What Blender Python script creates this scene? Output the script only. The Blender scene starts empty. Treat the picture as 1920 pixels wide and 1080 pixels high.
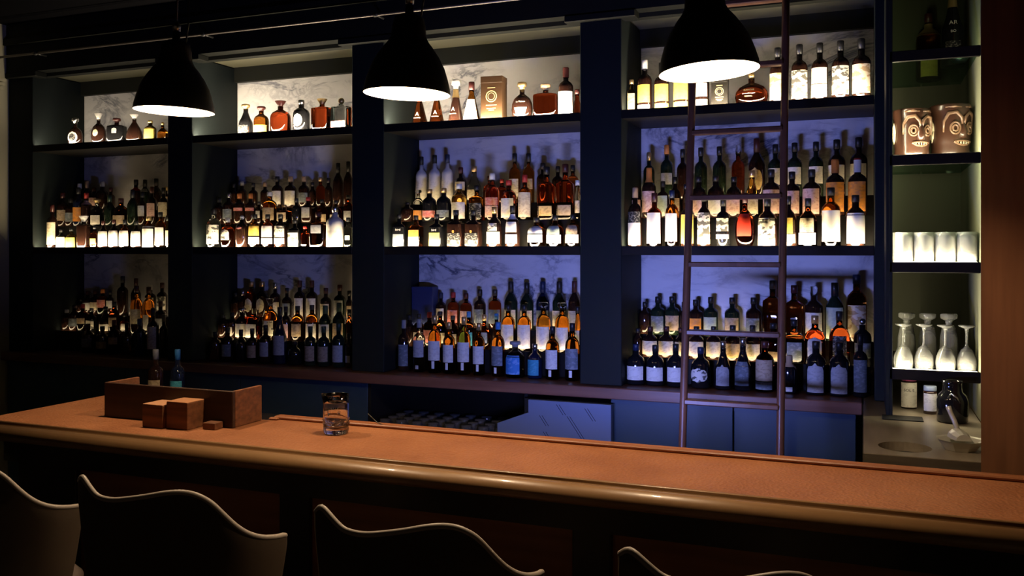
import bpy, math, random
from mathutils import Vector, Matrix

SC = bpy.context.scene
COL = SC.collection
R_ = math.radians
PI = math.pi
random.seed(7)

# ---------------------------------------------------------------- camera
F_PX, HORIZON, EYE = 1657.0, 470.0, 1.65      # focal length in px, horizon row, eye height
YAW = R_(21.7)
cam_data = bpy.data.cameras.new('camera')
cam_data.sensor_width = 36.0
cam_data.lens = 36.0 * F_PX / 1920.0
cam_data.shift_y = (HORIZON - 540.0) / 1920.0
cam_data.clip_start = 0.02
cam = bpy.data.objects.new('camera', cam_data)
cam.location = (0, 0, EYE)
cam.rotation_euler = (R_(90), 0, YAW)
COL.objects.link(cam)
SC.camera = cam

# ---------------------------------------------------------------- world, exposure
w = bpy.data.worlds.new('world')
w.use_nodes = True
w.node_tree.nodes['Background'].inputs[0].default_value = (1.0, 0.72, 0.5, 1)
w.node_tree.nodes['Background'].inputs[1].default_value = 0.015
SC.world = w
SC.view_settings.view_transform = 'Standard'
SC.view_settings.look = 'None'
SC.view_settings.gamma = 1.0
SC.view_settings.exposure = 0.0
SC.view_settings.use_curve_mapping = False
SC.cycles.caustics_reflective = False
SC.cycles.caustics_refractive = False
SC.cycles.sample_clamp_indirect = 3.0
SC.cycles.max_bounces = 14
SC.cycles.transmission_bounces = 12
SC.cycles.glossy_bounces = 4
SC.cycles.diffuse_bounces = 4
SC.cycles.transparent_max_bounces = 16

LED = 240.0          # warm shelf strips
LED_LOW = 26.0      # strips between the bottle steps
BLUE = 270.0        # blue strip under the bar
PEND = 34.0         # pendant bulbs, watts

def ray(px, py):
    u = (px - 960.0) / F_PX; v = (HORIZON - py) / F_PX
    return Vector((-math.sin(YAW) + u * math.cos(YAW), math.cos(YAW) + u * math.sin(YAW), v))
def at(px, Y, py=HORIZON):
    """the place in the room on the upright plane Y that the photo shows at px, py"""
    d = ray(px, py); t = Y / d.y
    return Vector((d.x * t, Y, EYE + d.z * t))
def dist(px, Y):
    return Y / ray(px, HORIZON).y

# ---------------------------------------------------------------- materials
MATS = {}
def mat(name, col=(.5, .5, .5), rough=.5, metal=0.0, trans=0.0, ior=1.45, emit=None, estr=0.0, spec=None, coat=0.0):
    if name in MATS: return MATS[name]
    m = bpy.data.materials.new(name); m.use_nodes = True
    b = m.node_tree.nodes['Principled BSDF']
    b.inputs['Base Color'].default_value = (*col, 1)
    b.inputs['Roughness'].default_value = rough
    b.inputs['Metallic'].default_value = metal
    b.inputs['Transmission Weight'].default_value = trans
    b.inputs['IOR'].default_value = ior
    if spec is not None: b.inputs['Specular IOR Level'].default_value = spec
    if coat: b.inputs['Coat Weight'].default_value = coat
    if emit is not None:
        b.inputs['Emission Color'].default_value = (*emit, 1)
        b.inputs['Emission Strength'].default_value = estr
    MATS[name] = m
    return m
def nodes_of(m):
    nt = m.node_tree
    return nt, nt.nodes, nt.links, nt.nodes['Principled BSDF']
def wood(name, c1, c2, rough=.4, scale=(1.5, 30, 30), bump=.02, grain=6.0, coat=0.0):
    m = mat(name, c1, rough, coat=coat)
    nt, N, L, b = nodes_of(m)
    tc = N.new('ShaderNodeTexCoord'); mp = N.new('ShaderNodeMapping'); mp.inputs['Scale'].default_value = scale
    nz = N.new('ShaderNodeTexNoise'); nz.inputs['Scale'].default_value = 1.0; nz.inputs['Detail'].default_value = grain
    cr = N.new('ShaderNodeValToRGB')
    cr.color_ramp.elements[0].position = .32; cr.color_ramp.elements[0].color = (*c1, 1)
    cr.color_ramp.elements[1].position = .68; cr.color_ramp.elements[1].color = (*c2, 1)
    bp = N.new('ShaderNodeBump'); bp.inputs['Strength'].default_value = bump * 10; bp.inputs['Distance'].default_value = .002
    L.new(tc.outputs['Object'], mp.inputs[0]); L.new(mp.outputs[0], nz.inputs['Vector'])
    L.new(nz.outputs['Fac'], cr.inputs[0]); L.new(cr.outputs[0], b.inputs['Base Color'])
    L.new(nz.outputs['Fac'], bp.inputs['Height']); L.new(bp.outputs[0], b.inputs['Normal'])
    return m
def marble(name):
    m = mat(name, (.8, .8, .8), .22)
    nt, N, L, b = nodes_of(m)
    tc = N.new('ShaderNodeTexCoord')
    mp = N.new('ShaderNodeMapping'); mp.inputs['Rotation'].default_value = (0, R_(50), 0); mp.inputs['Scale'].default_value = (.9, 1.0, 1.9)
    L.new(tc.outputs['Object'], mp.inputs[0])
    def vein(scale, width, dist_):
        nz = N.new('ShaderNodeTexNoise'); nz.inputs['Scale'].default_value = scale; nz.inputs['Detail'].default_value = 7
        nz.inputs['Roughness'].default_value = .62; nz.inputs['Distortion'].default_value = dist_
        L.new(mp.outputs[0], nz.inputs['Vector'])
        s = N.new('ShaderNodeMath'); s.operation = 'SUBTRACT'; s.inputs[1].default_value = .5; L.new(nz.outputs['Fac'], s.inputs[0])
        a = N.new('ShaderNodeMath'); a.operation = 'ABSOLUTE'; L.new(s.outputs[0], a.inputs[0])
        r = N.new('ShaderNodeMapRange'); r.inputs[1].default_value = 0; r.inputs[2].default_value = width
        r.inputs[3].default_value = 1; r.inputs[4].default_value = 0; L.new(a.outputs[0], r.inputs[0])
        return r
    v1 = vein(1.5, .035, .9); v2 = vein(4.5, .045, .6)
    cl = N.new('ShaderNodeTexNoise'); cl.inputs['Scale'].default_value = 2.6; cl.inputs['Detail'].default_value = 3; L.new(mp.outputs[0], cl.inputs['Vector'])
    gate = N.new('ShaderNodeMapRange'); gate.inputs[1].default_value = .42; gate.inputs[2].default_value = .66; L.new(cl.outputs['Fac'], gate.inputs[0])
    mx = N.new('ShaderNodeMath'); mx.operation = 'MULTIPLY'; L.new(v2.outputs[0], mx.inputs[0]); mx.inputs[1].default_value = .45
    ad = N.new('ShaderNodeMath'); ad.operation = 'MAXIMUM'; L.new(v1.outputs[0], ad.inputs[0]); L.new(mx.outputs[0], ad.inputs[1])
    gm = N.new('ShaderNodeMath'); gm.operation = 'MULTIPLY'; L.new(ad.outputs[0], gm.inputs[0]); L.new(gate.outputs[0], gm.inputs[1])
    cloud = N.new('ShaderNodeMixRGB'); cloud.inputs[1].default_value = (.80, .79, .80, 1); cloud.inputs[2].default_value = (.58, .58, .62, 1)
    g2 = N.new('ShaderNodeMath'); g2.operation = 'MULTIPLY'; L.new(gate.outputs[0], g2.inputs[0]); g2.inputs[1].default_value = .55
    L.new(g2.outputs[0], cloud.inputs[0])
    mix = N.new('ShaderNodeMixRGB'); L.new(gm.outputs[0], mix.inputs[0]); L.new(cloud.outputs[0], mix.inputs[1]); mix.inputs[2].default_value = (.10, .11, .17, 1)
    L.new(mix.outputs[0], b.inputs['Base Color'])
    return m
def paper(name, col, ink=None, scale=60.0, amount=.5, rough=.65):
    """label stock; ink gives an unreadable printed texture"""
    m = mat(name, col, rough, spec=.3)
    if ink:
        nt, N, L, b = nodes_of(m)
        tc = N.new('ShaderNodeTexCoord'); mp = N.new('ShaderNodeMapping'); mp.inputs['Scale'].default_value = (scale, scale, scale * 1.6)
        nz = N.new('ShaderNodeTexNoise'); nz.inputs['Scale'].default_value = 1; nz.inputs['Detail'].default_value = 2
        cr = N.new('ShaderNodeValToRGB'); cr.color_ramp.elements[0].position = .52; cr.color_ramp.elements[1].position = .57
        cr.color_ramp.elements[0].color = (0, 0, 0, 1); cr.color_ramp.elements[1].color = (amount,) * 3 + (1,)
        mix = N.new('ShaderNodeMixRGB'); mix.inputs[1].default_value = (*col, 1); mix.inputs[2].default_value = (*ink, 1)
        oi = N.new('ShaderNodeObjectInfo'); ad = N.new('ShaderNodeVectorMath'); ad.operation = 'ADD'
        L.new(tc.outputs['Object'], mp.inputs[0]); L.new(mp.outputs[0], ad.inputs[0]); L.new(oi.outputs['Location'], ad.inputs[1])
        L.new(ad.outputs[0], nz.inputs['Vector'])
        L.new(nz.outputs['Fac'], cr.inputs[0]); L.new(cr.outputs[0], mix.inputs[0]); L.new(mix.outputs[0], b.inputs['Base Color'])
    return m

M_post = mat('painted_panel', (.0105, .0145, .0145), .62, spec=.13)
M_towershade = mat('cabinet_olive_shaded', (.065, .066, .040), .6, spec=.2)  # darker copy of the cabinet olive, shade on the back put into colour
M_tower = mat('cabinet_olive_paint', (.16, .16, .105), .5)
M_beam = mat('dark_beam_paint', (.012, .013, .011), .6, spec=.15)
M_soffit = mat('soffit_paint', (.095, .092, .055), .6)
M_marble = marble('white_marble')
M_shelf = mat('dark_shelf', (.011, .010, .009), .5, spec=.12)
M_counterwood = wood('back_counter_wood', (.13, .055, .035), (.21, .10, .065), .38, (2, 25, 25))
M_column = wood('column_wood', (.17, .070, .030), (.29, .125, .055), .5, (22, 22, 1.6))
M_panelwood = wood('bar_panel_wood', (.20, .07, .03), (.30, .11, .045), .45, (1.5, 22, 22))
M_framedark = mat('bar_frame_black', (.012, .012, .012), .4)
M_mould = wood('bar_edge_wood', (.20, .105, .042), (.28, .155, .065), .38, (1.2, 40, 40), .01, coat=.3)
M_traywood = wood('tray_wood', (.085, .03, .012), (.20, .08, .033), .5, (4, 40, 60))
M_trayshade = wood('tray_wood_shaded', (.022, .009, .005), (.04, .017, .009), .5, (4, 40, 60))  # tray wood darkened for the shade on its front and inside
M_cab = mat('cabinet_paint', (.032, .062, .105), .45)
M_steel = mat('brushed_steel', (.62, .62, .6), .28, 1.0)
M_black = mat('black_metal', (.012, .012, .012), .38)
M_white_in = mat('shade_white_inside', (.88, .86, .8), .5)
M_ladder = wood('ladder_wood', (.075, .032, .018), (.13, .058, .035), .36, (25, 25, 2))
M_stool = mat('stool_shell_taupe', (.085, .062, .042), .6, spec=.25)
M_stooldark = mat('stool_cushion', (.07, .05, .04), .6)
M_led = mat('warm_led', (1, .9, .7), .5, emit=(1.0, .80, .50), estr=LED)
M_ledtop = [mat('warm_led_top_%d' % i, (1, .9, .7), .5, emit=(1.0, .82, .58), estr=LED * k) for i, k in enumerate((.45, 2.0, 2.1, 1.1))]
M_ledmid = [mat('warm_led_mid_%d' % i, (1, .9, .7), .5, emit=(1.0, .80, .50), estr=LED * k) for i, k in enumerate((.8, .9, 1, 1))]
M_ledlow = [mat('warm_led_step_%d' % i, (1, .9, .7), .5, emit=(1.0, .74, .42), estr=LED_LOW * k) for i, k in enumerate((.4, .8, 1.1, 1.1))]
M_ledcab = mat('warm_led_cabinet', (1, .9, .7), .5, emit=(1.0, .88, .58), estr=230.0)
M_blue = mat('blue_led', (.1, .2, 1), .5, emit=(.25, .31, 1.0), estr=BLUE)
M_bulb = mat('lamp_bulb', (1, 1, 1), .4, emit=(1, .82, .6), estr=30.0)
M_clear = mat('clear_glass', (.97, .98, .97), .0, trans=1.0, ior=1.48)
M_cut = mat('cut_glass', (.95, .95, .9), .22, trans=.74, ior=1.45)
M_stem = mat('stemware_glass', (.97, .97, .93), .08, trans=.90, ior=1.45)
def pane(name, tint, refl):
    m = bpy.data.materials.new(name); m.use_nodes = True; nt = m.node_tree; N = nt.nodes; N.clear()
    o = N.new('ShaderNodeOutputMaterial'); mx = N.new('ShaderNodeMixShader'); t = N.new('ShaderNodeBsdfTransparent'); g = N.new('ShaderNodeBsdfGlossy')
    t.inputs[0].default_value = (*tint, 1); g.inputs['Roughness'].default_value = .03; mx.inputs[0].default_value = refl
    nt.links.new(t.outputs[0], mx.inputs[1]); nt.links.new(g.outputs[0], mx.inputs[2]); nt.links.new(mx.outputs[0], o.inputs[0])
    return m
M_shelfglass = pane('shelf_glass', (.72, .86, .78), .16)
M_rail = mat('rail_dark_metal', (.16, .14, .13), .4, .8)
M_ledadded = mat('warm_led_added', (1, .9, .7), .5, emit=(1.0, .78, .45), estr=18.0)  # added strip that brightens the bottle neck on the topmost cabinet shelf
M_ledunderadded = mat('warm_led_under_added', (1, .9, .7), .5, emit=(1.0, .86, .58), estr=26.0)  # strip added below the lowest shelf to light the jars
M_floor = wood('floor_boards', (.03, .02, .014), (.06, .04, .028), .4, (1, 12, 12))
M_wall = mat('dim_wall_plaster', (.36, .34, .25), .9, spec=.1)
M_ceil = mat('dark_ceiling', (.004, .004, .005), .9, spec=.03)
def counter_mat():
    m = mat('bar_top_copper_leather', (.36, .15, .065), .42)
    nt, N, L, b = nodes_of(m)
    tc = N.new('ShaderNodeTexCoord')
    v = N.new('ShaderNodeTexVoronoi'); v.inputs['Scale'].default_value = 120
    nz = N.new('ShaderNodeTexNoise'); nz.inputs['Scale'].default_value = 7; nz.inputs['Detail'].default_value = 6
    cr = N.new('ShaderNodeValToRGB')
    cr.color_ramp.elements[0].position = .3; cr.color_ramp.elements[0].color = (.26, .094, .036, 1)
    cr.color_ramp.elements[1].position = .7; cr.color_ramp.elements[1].color = (.35, .138, .056, 1)
    bp = N.new('ShaderNodeBump'); bp.inputs['Strength'].default_value = .8; bp.inputs['Distance'].default_value = .0025
    L.new(tc.outputs['Object'], v.inputs['Vector']); L.new(tc.outputs['Object'], nz.inputs['Vector'])
    L.new(nz.outputs['Fac'], cr.inputs[0]); L.new(cr.outputs[0], b.inputs['Base Color'])
    L.new(v.outputs['Distance'], bp.inputs['Height']); L.new(bp.outputs[0], b.inputs['Normal'])
    return m
M_bartop = counter_mat()

# ---------------------------------------------------------------- mesh helpers
class MB:
    def __init__(s): s.v = []; s.f = []; s.smooth = []
    def add(s, vs, fs, smooth=False):
        o = len(s.v); s.v += [tuple(p) for p in vs]
        s.f += [tuple(i + o for i in f) for f in fs]; s.smooth += [smooth] * len(fs)
        return s
    def box(s, x0, x1, y0, y1, z0, z1):
        vs = [(x, y, z) for z in (z0, z1) for (x, y) in ((x0, y0), (x1, y0), (x1, y1), (x0, y1))]
        return s.add(vs, [(3, 2, 1, 0), (4, 5, 6, 7), (0, 1, 5, 4), (1, 2, 6, 5), (2, 3, 7, 6), (3, 0, 4, 7)])
    def bbox(s, x0, x1, y0, y1, z0, z1, b=.004):
        """a box with chamfered edges"""
        vs = []
        for (zz, i) in ((z0, b), (z0 + b, 0), (z1 - b, 0), (z1, b)):
            j = b
            if i: ring = [(x0 + b + j, y0 + b), (x1 - b - j, y0 + b), (x1 - b, y0 + b + j), (x1 - b, y1 - b - j), (x1 - b - j, y1 - b), (x0 + b + j, y1 - b), (x0 + b, y1 - b - j), (x0 + b, y0 + b + j)]
            else: ring = [(x0 + j, y0), (x1 - j, y0), (x1, y0 + j), (x1, y1 - j), (x1 - j, y1), (x0 + j, y1), (x0, y1 - j), (x0, y0 + j)]
            vs += [(x, y, zz) for x, y in ring]
        fs = [tuple(range(7, -1, -1)), tuple(range(24, 32))]
        for k in range(3):
            for i in range(8):
                a = k * 8 + i; c = k * 8 + (i + 1) % 8
                fs.append((a, c, c + 8, a + 8))
        return s.add(vs, fs)
    def lathe(s, prof, n=32, m=(0, 0, 0), sec=None, smooth=True, dy=1.0):
        """prof: (r, z) from bottom to top; sec: superellipse power (2 = round)"""
        base = len(s.v); vs = []; rows = []
        for r, z in prof:
            if r < 1e-6:
                rows.append([len(vs)]); vs.append((m[0], m[1], m[2] + z)); continue
            row = []
            for i in range(n):
                a = 2 * PI * i / n
                k = sec_k(a, sec)
                row.append(len(vs)); vs.append((m[0] + r * k * math.cos(a), m[1] + r * k * math.sin(a) * dy, m[2] + z))
            rows.append(row)
        fs = []
        for A, B in zip(rows, rows[1:]):
            if len(A) == 1 and len(B) == 1: continue
            for i in range(n):
                j = (i + 1) % n
                if len(A) == 1: fs.append((A[0], B[j], B[i]))
                elif len(B) == 1: fs.append((A[i], A[j], B[0]))
                else: fs.append((A[i], A[j], B[j], B[i]))
        return s.add(vs, fs, smooth)
    def tube(s, pts, r, n=10, caps=True):
        pts = [Vector(p) for p in pts]; vs = []; fs = []
        rr = r if isinstance(r, (list, tuple)) else [r] * len(pts)
        prev = None
        for i, p in enumerate(pts):
            d = (pts[min(i + 1, len(pts) - 1)] - pts[max(i - 1, 0)]).normalized()
            if prev is None:
                up = Vector((0, 0, 1)) if abs(d.z) < .9 else Vector((1, 0, 0))
                a = d.cross(up).normalized()
            else:
                a = (prev - d * prev.dot(d)).normalized()
            b = d.cross(a); prev = a
            for k in range(n):
                t = 2 * PI * k / n
                vs.append(p + (a * math.cos(t) + b * math.sin(t)) * rr[i])
        for i in range(len(pts) - 1):
            for k in range(n):
                j = (k + 1) % n
                fs.append((i * n + k, i * n + j, (i + 1) * n + j, (i + 1) * n + k))
        if caps:
            fs.append(tuple(range(n - 1, -1, -1))); fs.append(tuple(range((len(pts) - 1) * n, len(pts) * n)))
        return s.add(vs, fs, True)
    def extrude_x(s, prof, x0, x1, smooth=False):
        """closed (y, z) profile swept along x"""
        n = len(prof)
        vs = [(x0, y, z) for y, z in prof] + [(x1, y, z) for y, z in prof]
        fs = [(i, (i + 1) % n, (i + 1) % n + n, i + n) for i in range(n)]
        s.add(vs, fs, smooth)
        o = len(s.v) - 2 * n
        s.f.append(tuple(o + i for i in range(n - 1, -1, -1))); s.smooth.append(False)
        s.f.append(tuple(o + n + i for i in range(n))); s.smooth.append(False)
        return s
    def prism_y(s, poly, y0, y1):
        n = len(poly)
        vs = [(x, y0, z) for x, z in poly] + [(x, y1, z) for x, z in poly]
        return s.add(vs, [tuple(range(n - 1, -1, -1)), tuple(range(n, 2 * n))] + [(i, (i + 1) % n, (i + 1) % n + n, i + n) for i in range(n)])
    def prism_z(s, poly, z0, z1):
        n = len(poly)
        vs = [(x, y, z0) for x, y in poly] + [(x, y, z1) for x, y in poly]
        return s.add(vs, [tuple(range(n - 1, -1, -1)), tuple(range(n, 2 * n))] + [(i, (i + 1) % n, (i + 1) % n + n, i + n) for i in range(n)])
    def build(s, name, material, parent=None, loc=(0, 0, 0), rotz=0.0):
        me = bpy.data.meshes.new(name)
        me.from_pydata(s.v, [], s.f)
        me.polygons.foreach_set('use_smooth', s.smooth)
        if s.fix:
            import bmesh
            b = bmesh.new(); b.from_mesh(me); bmesh.ops.recalc_face_normals(b, faces=b.faces); b.to_mesh(me); b.free()
        me.materials.append(material)
        o = bpy.data.objects.new(name, me); COL.objects.link(o)
        o.location = loc; o.rotation_euler = (0, 0, rotz)
        if parent is not None: o.parent = parent
        return o
    fix = True
def sec_k(a, sec):
    if not sec or sec == 2: return 1.0
    c, s_ = abs(math.cos(a)), abs(math.sin(a))
    return (c ** sec + s_ ** sec) ** (-1.0 / sec)

def tag(o, label=None, cat=None, group=None, kind=None):
    if label:
        n = len(label.split()); assert 4 <= n <= 16, (n, label)
        o['label'] = label
    if cat: o['category'] = cat
    if group: o['group'] = group
    if kind: o['kind'] = kind
    return o
def thing(name, label, cat, loc=(0, 0, 0), rotz=0.0, group=None):
    o = bpy.data.objects.new(name, None); COL.objects.link(o)
    o.empty_display_size = .05
    o.location = loc; o.rotation_euler = (0, 0, rotz)
    return tag(o, label, cat, group)
def struct(name, mb, m, label=None, cat=None):
    o = mb.build(name, m); o['kind'] = 'structure'
    if label: o['label'] = label
    if cat: o['category'] = cat
    return o
def copy_tree(o, parent=None):
    c = o.copy(); COL.objects.link(c)
    if parent is not None: c.parent = parent
    for ch in list(o.children): copy_tree(ch, c)
    return c
def text_mesh(txt, size, name, m, parent, place, align='CENTER'):
    """place(x, y) -> point on the thing; letters become a mesh of their own"""
    cu = bpy.data.curves.new('letters', 'FONT'); cu.body = txt; cu.size = size; cu.align_x = align; cu.resolution_u = 3
    t = bpy.data.objects.new('letters', cu); COL.objects.link(t)
    bpy.context.view_layer.update()
    me = bpy.data.meshes.new_from_object(t.evaluated_get(bpy.context.evaluated_depsgraph_get()))
    bpy.data.objects.remove(t); bpy.data.curves.remove(cu)
    for v in me.vertices: v.co = place(v.co.x, v.co.y)
    me.name = name; me.materials.clear(); me.materials.append(m)
    o = bpy.data.objects.new(name, me); COL.objects.link(o); o.parent = parent
    return o
# ================================================================ THE SETTING
WALL_Y = 4.69
FRONT_Y = 4.27
Z_COUNTER, Z_MID, Z_TOP = .978, 1.66, 2.335
BAYS = [(-5.12, -3.98), (-3.79, -2.665), (-2.46, -1.33), (-1.115, .045)]
BAYNAME = ['leftmost bay', 'second bay', 'third bay', 'ladder bay']

struct('floor', MB().box(-5.6, 1.6, -1.5, 4.9, -.1, 0), M_floor, 'dark floor boards behind and before the bar', 'floor')
struct('ceiling', MB().box(-5.6, 1.6, -1.5, 4.9, 3.16, 3.26), M_ceil, 'black ceiling above the bar', 'ceiling')
struct('wall_corner', MB().box(.09, 1.6, WALL_Y, WALL_Y + .1, 0, 3.16), M_wall, 'plain dim wall behind the lit cabinet', 'wall')
struct('wall_back', MB().box(-5.6, .088, WALL_Y, WALL_Y + .1, 0, 3.16), M_marble, 'white veined marble wall behind the shelves', 'wall')
struct('wall_left', MB().box(-5.46, -5.34, -1.5, WALL_Y, 0, 3.16), M_wall, 'dim plaster wall at the far left', 'wall')
struct('wall_right', MB().box(1.45, 1.6, -1.5, WALL_Y, 0, 3.16), M_wall, 'dim wall at the right', 'wall')
posts = [(-5.34, -5.12), (-3.98, -3.79), (-2.665, -2.46), (-1.33, -1.115), (.045, .088)]
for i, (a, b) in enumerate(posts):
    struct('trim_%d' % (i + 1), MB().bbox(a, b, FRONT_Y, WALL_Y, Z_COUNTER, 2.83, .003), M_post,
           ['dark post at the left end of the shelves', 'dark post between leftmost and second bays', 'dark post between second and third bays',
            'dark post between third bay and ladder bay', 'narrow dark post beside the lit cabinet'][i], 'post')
# capitals over the posts, the beam, its ledge and the strip above the marble
cap = MB()
for (a, b) in posts[1:4]: cap.bbox(a - .075, b + .075, 4.24, FRONT_Y + .06, 2.80, 2.835, .004)
cap.bbox(posts[0][0], posts[0][1] + .06, 4.24, FRONT_Y + .06, 2.80, 2.835, .004)
struct('trim_6', cap, M_beam, 'dark capitals on top of the posts', 'trim')
bm_ = MB().box(-5.34, .088, 4.25, 4.33, 2.835, 3.16).box(-5.34, .088, 4.225, 4.25, 3.02, 3.06)
struct('trim_7', bm_, M_beam, 'dark beam running above the shelves', 'beam')
struct('trim_8', MB().box(-5.34, .088, 4.33, WALL_Y, 2.835, 2.87), M_soffit, 'olive soffit over the top shelves', 'soffit')
tr = MB()
for a, b in BAYS: tr.box(a, b, 4.655, WALL_Y, 2.74, 2.835)
struct('trim_9', tr, M_beam, 'dark strip between marble and soffit', 'trim')
ds = MB()
for a, b in BAYS: ds.extrude_x([(4.33, 2.835), (4.33, 2.812), (4.36, 2.806), (4.385, 2.822), (4.385, 2.835)], a, b)
struct('trim_10', ds, M_beam, 'small cornice under the front of the soffit', 'trim')
struct('trim_11', MB().prism_z([(.307, 2.80), (1.45, 2.80), (1.45, 3.14), (.352, 3.14)], 0, 3.16), M_column, 'red brown wooden pillar at the right end of the bar', 'pillar')
mo = MB()
for k, z in enumerate((2.72, 2.745, 2.77)): mo.box(-5.34, -5.3 + .012 * k, -1.5, 4.2, z, z + .014)
struct('trim_12', mo, M_wall, 'thin ledges of moulding on the left wall', 'trim')

# ================================================================ RAIL, LAMPS
rail = thing('ladder_rail', 'thin dark metal rail running along the beam above the shelves', 'rail', (-2.6, 4.15, 2.92))
MB().tube([(-2.7, 0, 0), (2.65, 0, 0)], .008, 10).build('rod', M_rail, rail)
for x in (-2.35, -1.0, .16, 1.28, 2.5):
    MB().tube([(x, 0, 0), (x, .08, 0)], .007, 8).tube([(x - .012, 0, 0), (x + .012, 0, 0)], .013, 10).build('bracket', M_black, rail)

LAMP_PROF = [(1.0, 0), (.985, .018), (.93, .045), (.845, .078), (.725, .108), (.585, .134), (.465, .153), (.41, .168), (.385, .198), (.34, .222), (.22, .232), (.10, .236), (.09, .262), (0, .264)]
LAMP_Y = 2.30
def lamp(X, label, power, tilt):
    t = thing('pendant_lamp', label, 'lamp', (X, LAMP_Y, 2.11), group='pendant lamps over the bar')
    t.rotation_euler = tilt
    R = .1277; Z = 1.0
    MB().lathe([(r * R, z * Z) for r, z in LAMP_PROF] , 48).build('shade', M_black, t)
    inner = [((r * R - .004) if r > .1 else 0, max(.001, z * Z - .004)) for r, z in LAMP_PROF[:9]]
    inner[0] = (R - .0012, .0)
    MB().lathe(inner + [(0, .222)], 48).build('shade_lining', M_white_in, t)
    MB().lathe([(0, -.036), (.016, -.03), (.027, -.012), (.028, 0), (.022, .02), (.014, .038), (.013, .06), (0, .062)], 20, (0, 0, .138)).build('bulb', M_bulb, t)
    MB().lathe([(0, 0), (.016, 0), (.016, .020), (0, .020)], 16, (0, 0, .2005)).build('socket', M_black, t)
    MB().lathe([(0, 0), (.012, 0), (.014, .02), (.006, .03), (0, .032)], 14, (0, 0, .264)).build('stem_cap', M_steel, t)
    MB().tube([(0, 0, .293), (0, 0, 1.05)], .0035, 8).build('cord', M_black, t)
    pts = [(.036, .004, .222), (.044, .005, .28), (.043, .004, .36), (.038, .0, .42), (.02, 0, .56), (.005, 0, .80)]
    MB().tube(pts, .0027, 6).build('cable', M_black, t)
    l = bpy.data.lights.new('bulb_light', 'POINT'); l.energy = power; l.color = (1, .72, .45); l.shadow_soft_size = .022
    lo = bpy.data.objects.new('bulb_light', l); COL.objects.link(lo); lo.parent = t; lo.location = (0, 0, .088)
    return t
lamp(-2.116, 'black bell pendant lamp above the wooden tray', PEND * .95, (0, R_(2), 0))
lamp(-1.248, 'black bell pendant lamp nearest the middle of the bar', PEND, (0, R_(2), 0))
lamp(-.370, 'largest looking black bell pendant lamp, in front of the ladder', PEND * 1.05, (0, R_(-3.5), 0))

# ================================================================ SHELVES
def shelf(bay, z, which, steps):
    x0, x1 = BAYS[bay]
    t = thing('bottle_shelf', '%s bottle shelf of the %s with a warm light strip' % (which, BAYNAME[bay]), 'shelf', ((x0 + x1) / 2, FRONT_Y, z), group='bottle shelves')
    hw = (x1 - x0) / 2 - .001
    MB().box(-hw, hw, .014, WALL_Y - FRONT_Y - .002, -.028, 0).build('board', M_shelf, t)
    MB().bbox(-hw, hw, 0, .013, -.032, .013, .002).build('front_edge', M_shelf, t)
    MB().add([(-hw + .01, .0145, .011), (hw - .01, .0145, .011), (hw - .01, .0225, .003), (-hw + .01, .0225, .003)], [(0, 1, 2, 3)]).build('light_strip', (M_ledtop if z > 2 else M_ledmid)[bay], t)
    add_steps(t, hw, steps, FRONT_Y, bay)
    return t
def add_steps(t, hw, steps, oy, bay):
    for i, (y0, y1, h) in enumerate(steps):
        s = MB().box(-hw, hw, y0 - oy, y1 - oy, .0005, h - .014).box(-hw, hw, y0 - oy + .012, y1 - oy, h - .014, h).bbox(-hw, hw, y0 - oy, y0 - oy + .008, h - .016, h + .009, .002).build('step', M_shelf, t)
        y = y0 - oy + .009
        MB().add([(-hw + .01, y, h + .0085), (hw - .01, y, h + .0085), (hw - .01, y + .006, h + .002), (-hw + .01, y + .006, h + .002)], [(0, 1, 2, 3)]).build('light_strip', M_ledlow[bay], s)
MID_STEPS = [(4.40, 4.53, .145), (4.53, 4.685, .245)]
LOW_STEPS = [(4.445, 4.565, .12), (4.565, 4.685, .225)]
for b in range(4):
    shelf(b, Z_TOP, 'top', [])
    shelf(b, Z_MID, 'middle', MID_STEPS)
    x0, x1 = BAYS[b]
    t = thing('display_step', 'dark two tier bottle step on the back counter in the %s' % BAYNAME[b], 'step', ((x0 + x1) / 2, 4.445, Z_COUNTER + .0005), group='bottle steps on the back counter')
    add_steps(t, (x1 - x0) / 2 - .001, LOW_STEPS, 4.445, b)

# ================================================================ BACK COUNTER AND WHAT IS UNDER IT
bc = thing('back_counter', 'long brown wooden back counter carrying the lowest row of bottles', 'counter', (-2.5, 4.2, .922))
MB().bbox(-2.83, 2.494, 0, WALL_Y - 4.2 - .002, 0, .056, .004).build('worktop', M_counterwood, bc)
def cabinet(x0, x1, label, doors):
    t = thing('base_cabinet', label, 'cabinet', ((x0 + x1) / 2, 4.25, 0), group='base cabinets under the back counter')
    hw = (x1 - x0) / 2 - .0015
    MB().box(-hw, hw, .022, WALL_Y - 4.25 - .002, .1, .921).box(-hw, hw, .06, .4, 0, .1).build('carcass', M_framedark, t)
    wd = 2 * hw / doors
    for i in range(doors):
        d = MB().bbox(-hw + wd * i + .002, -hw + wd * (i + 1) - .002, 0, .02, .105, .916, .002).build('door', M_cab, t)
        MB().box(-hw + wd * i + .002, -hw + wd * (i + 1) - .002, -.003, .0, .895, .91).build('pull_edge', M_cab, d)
    return t
xa, xb, xc, xd, xe = [at(p, 4.25).x for p in (690, 990, 1145, 1375, 1606)]
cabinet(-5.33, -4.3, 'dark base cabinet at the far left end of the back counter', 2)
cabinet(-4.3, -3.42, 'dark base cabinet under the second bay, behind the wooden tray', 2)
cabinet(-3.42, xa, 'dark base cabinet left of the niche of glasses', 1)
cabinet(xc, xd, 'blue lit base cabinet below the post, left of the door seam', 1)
cabinet(xd, xe, 'blue lit base cabinet behind the ladder foot', 1)
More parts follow.
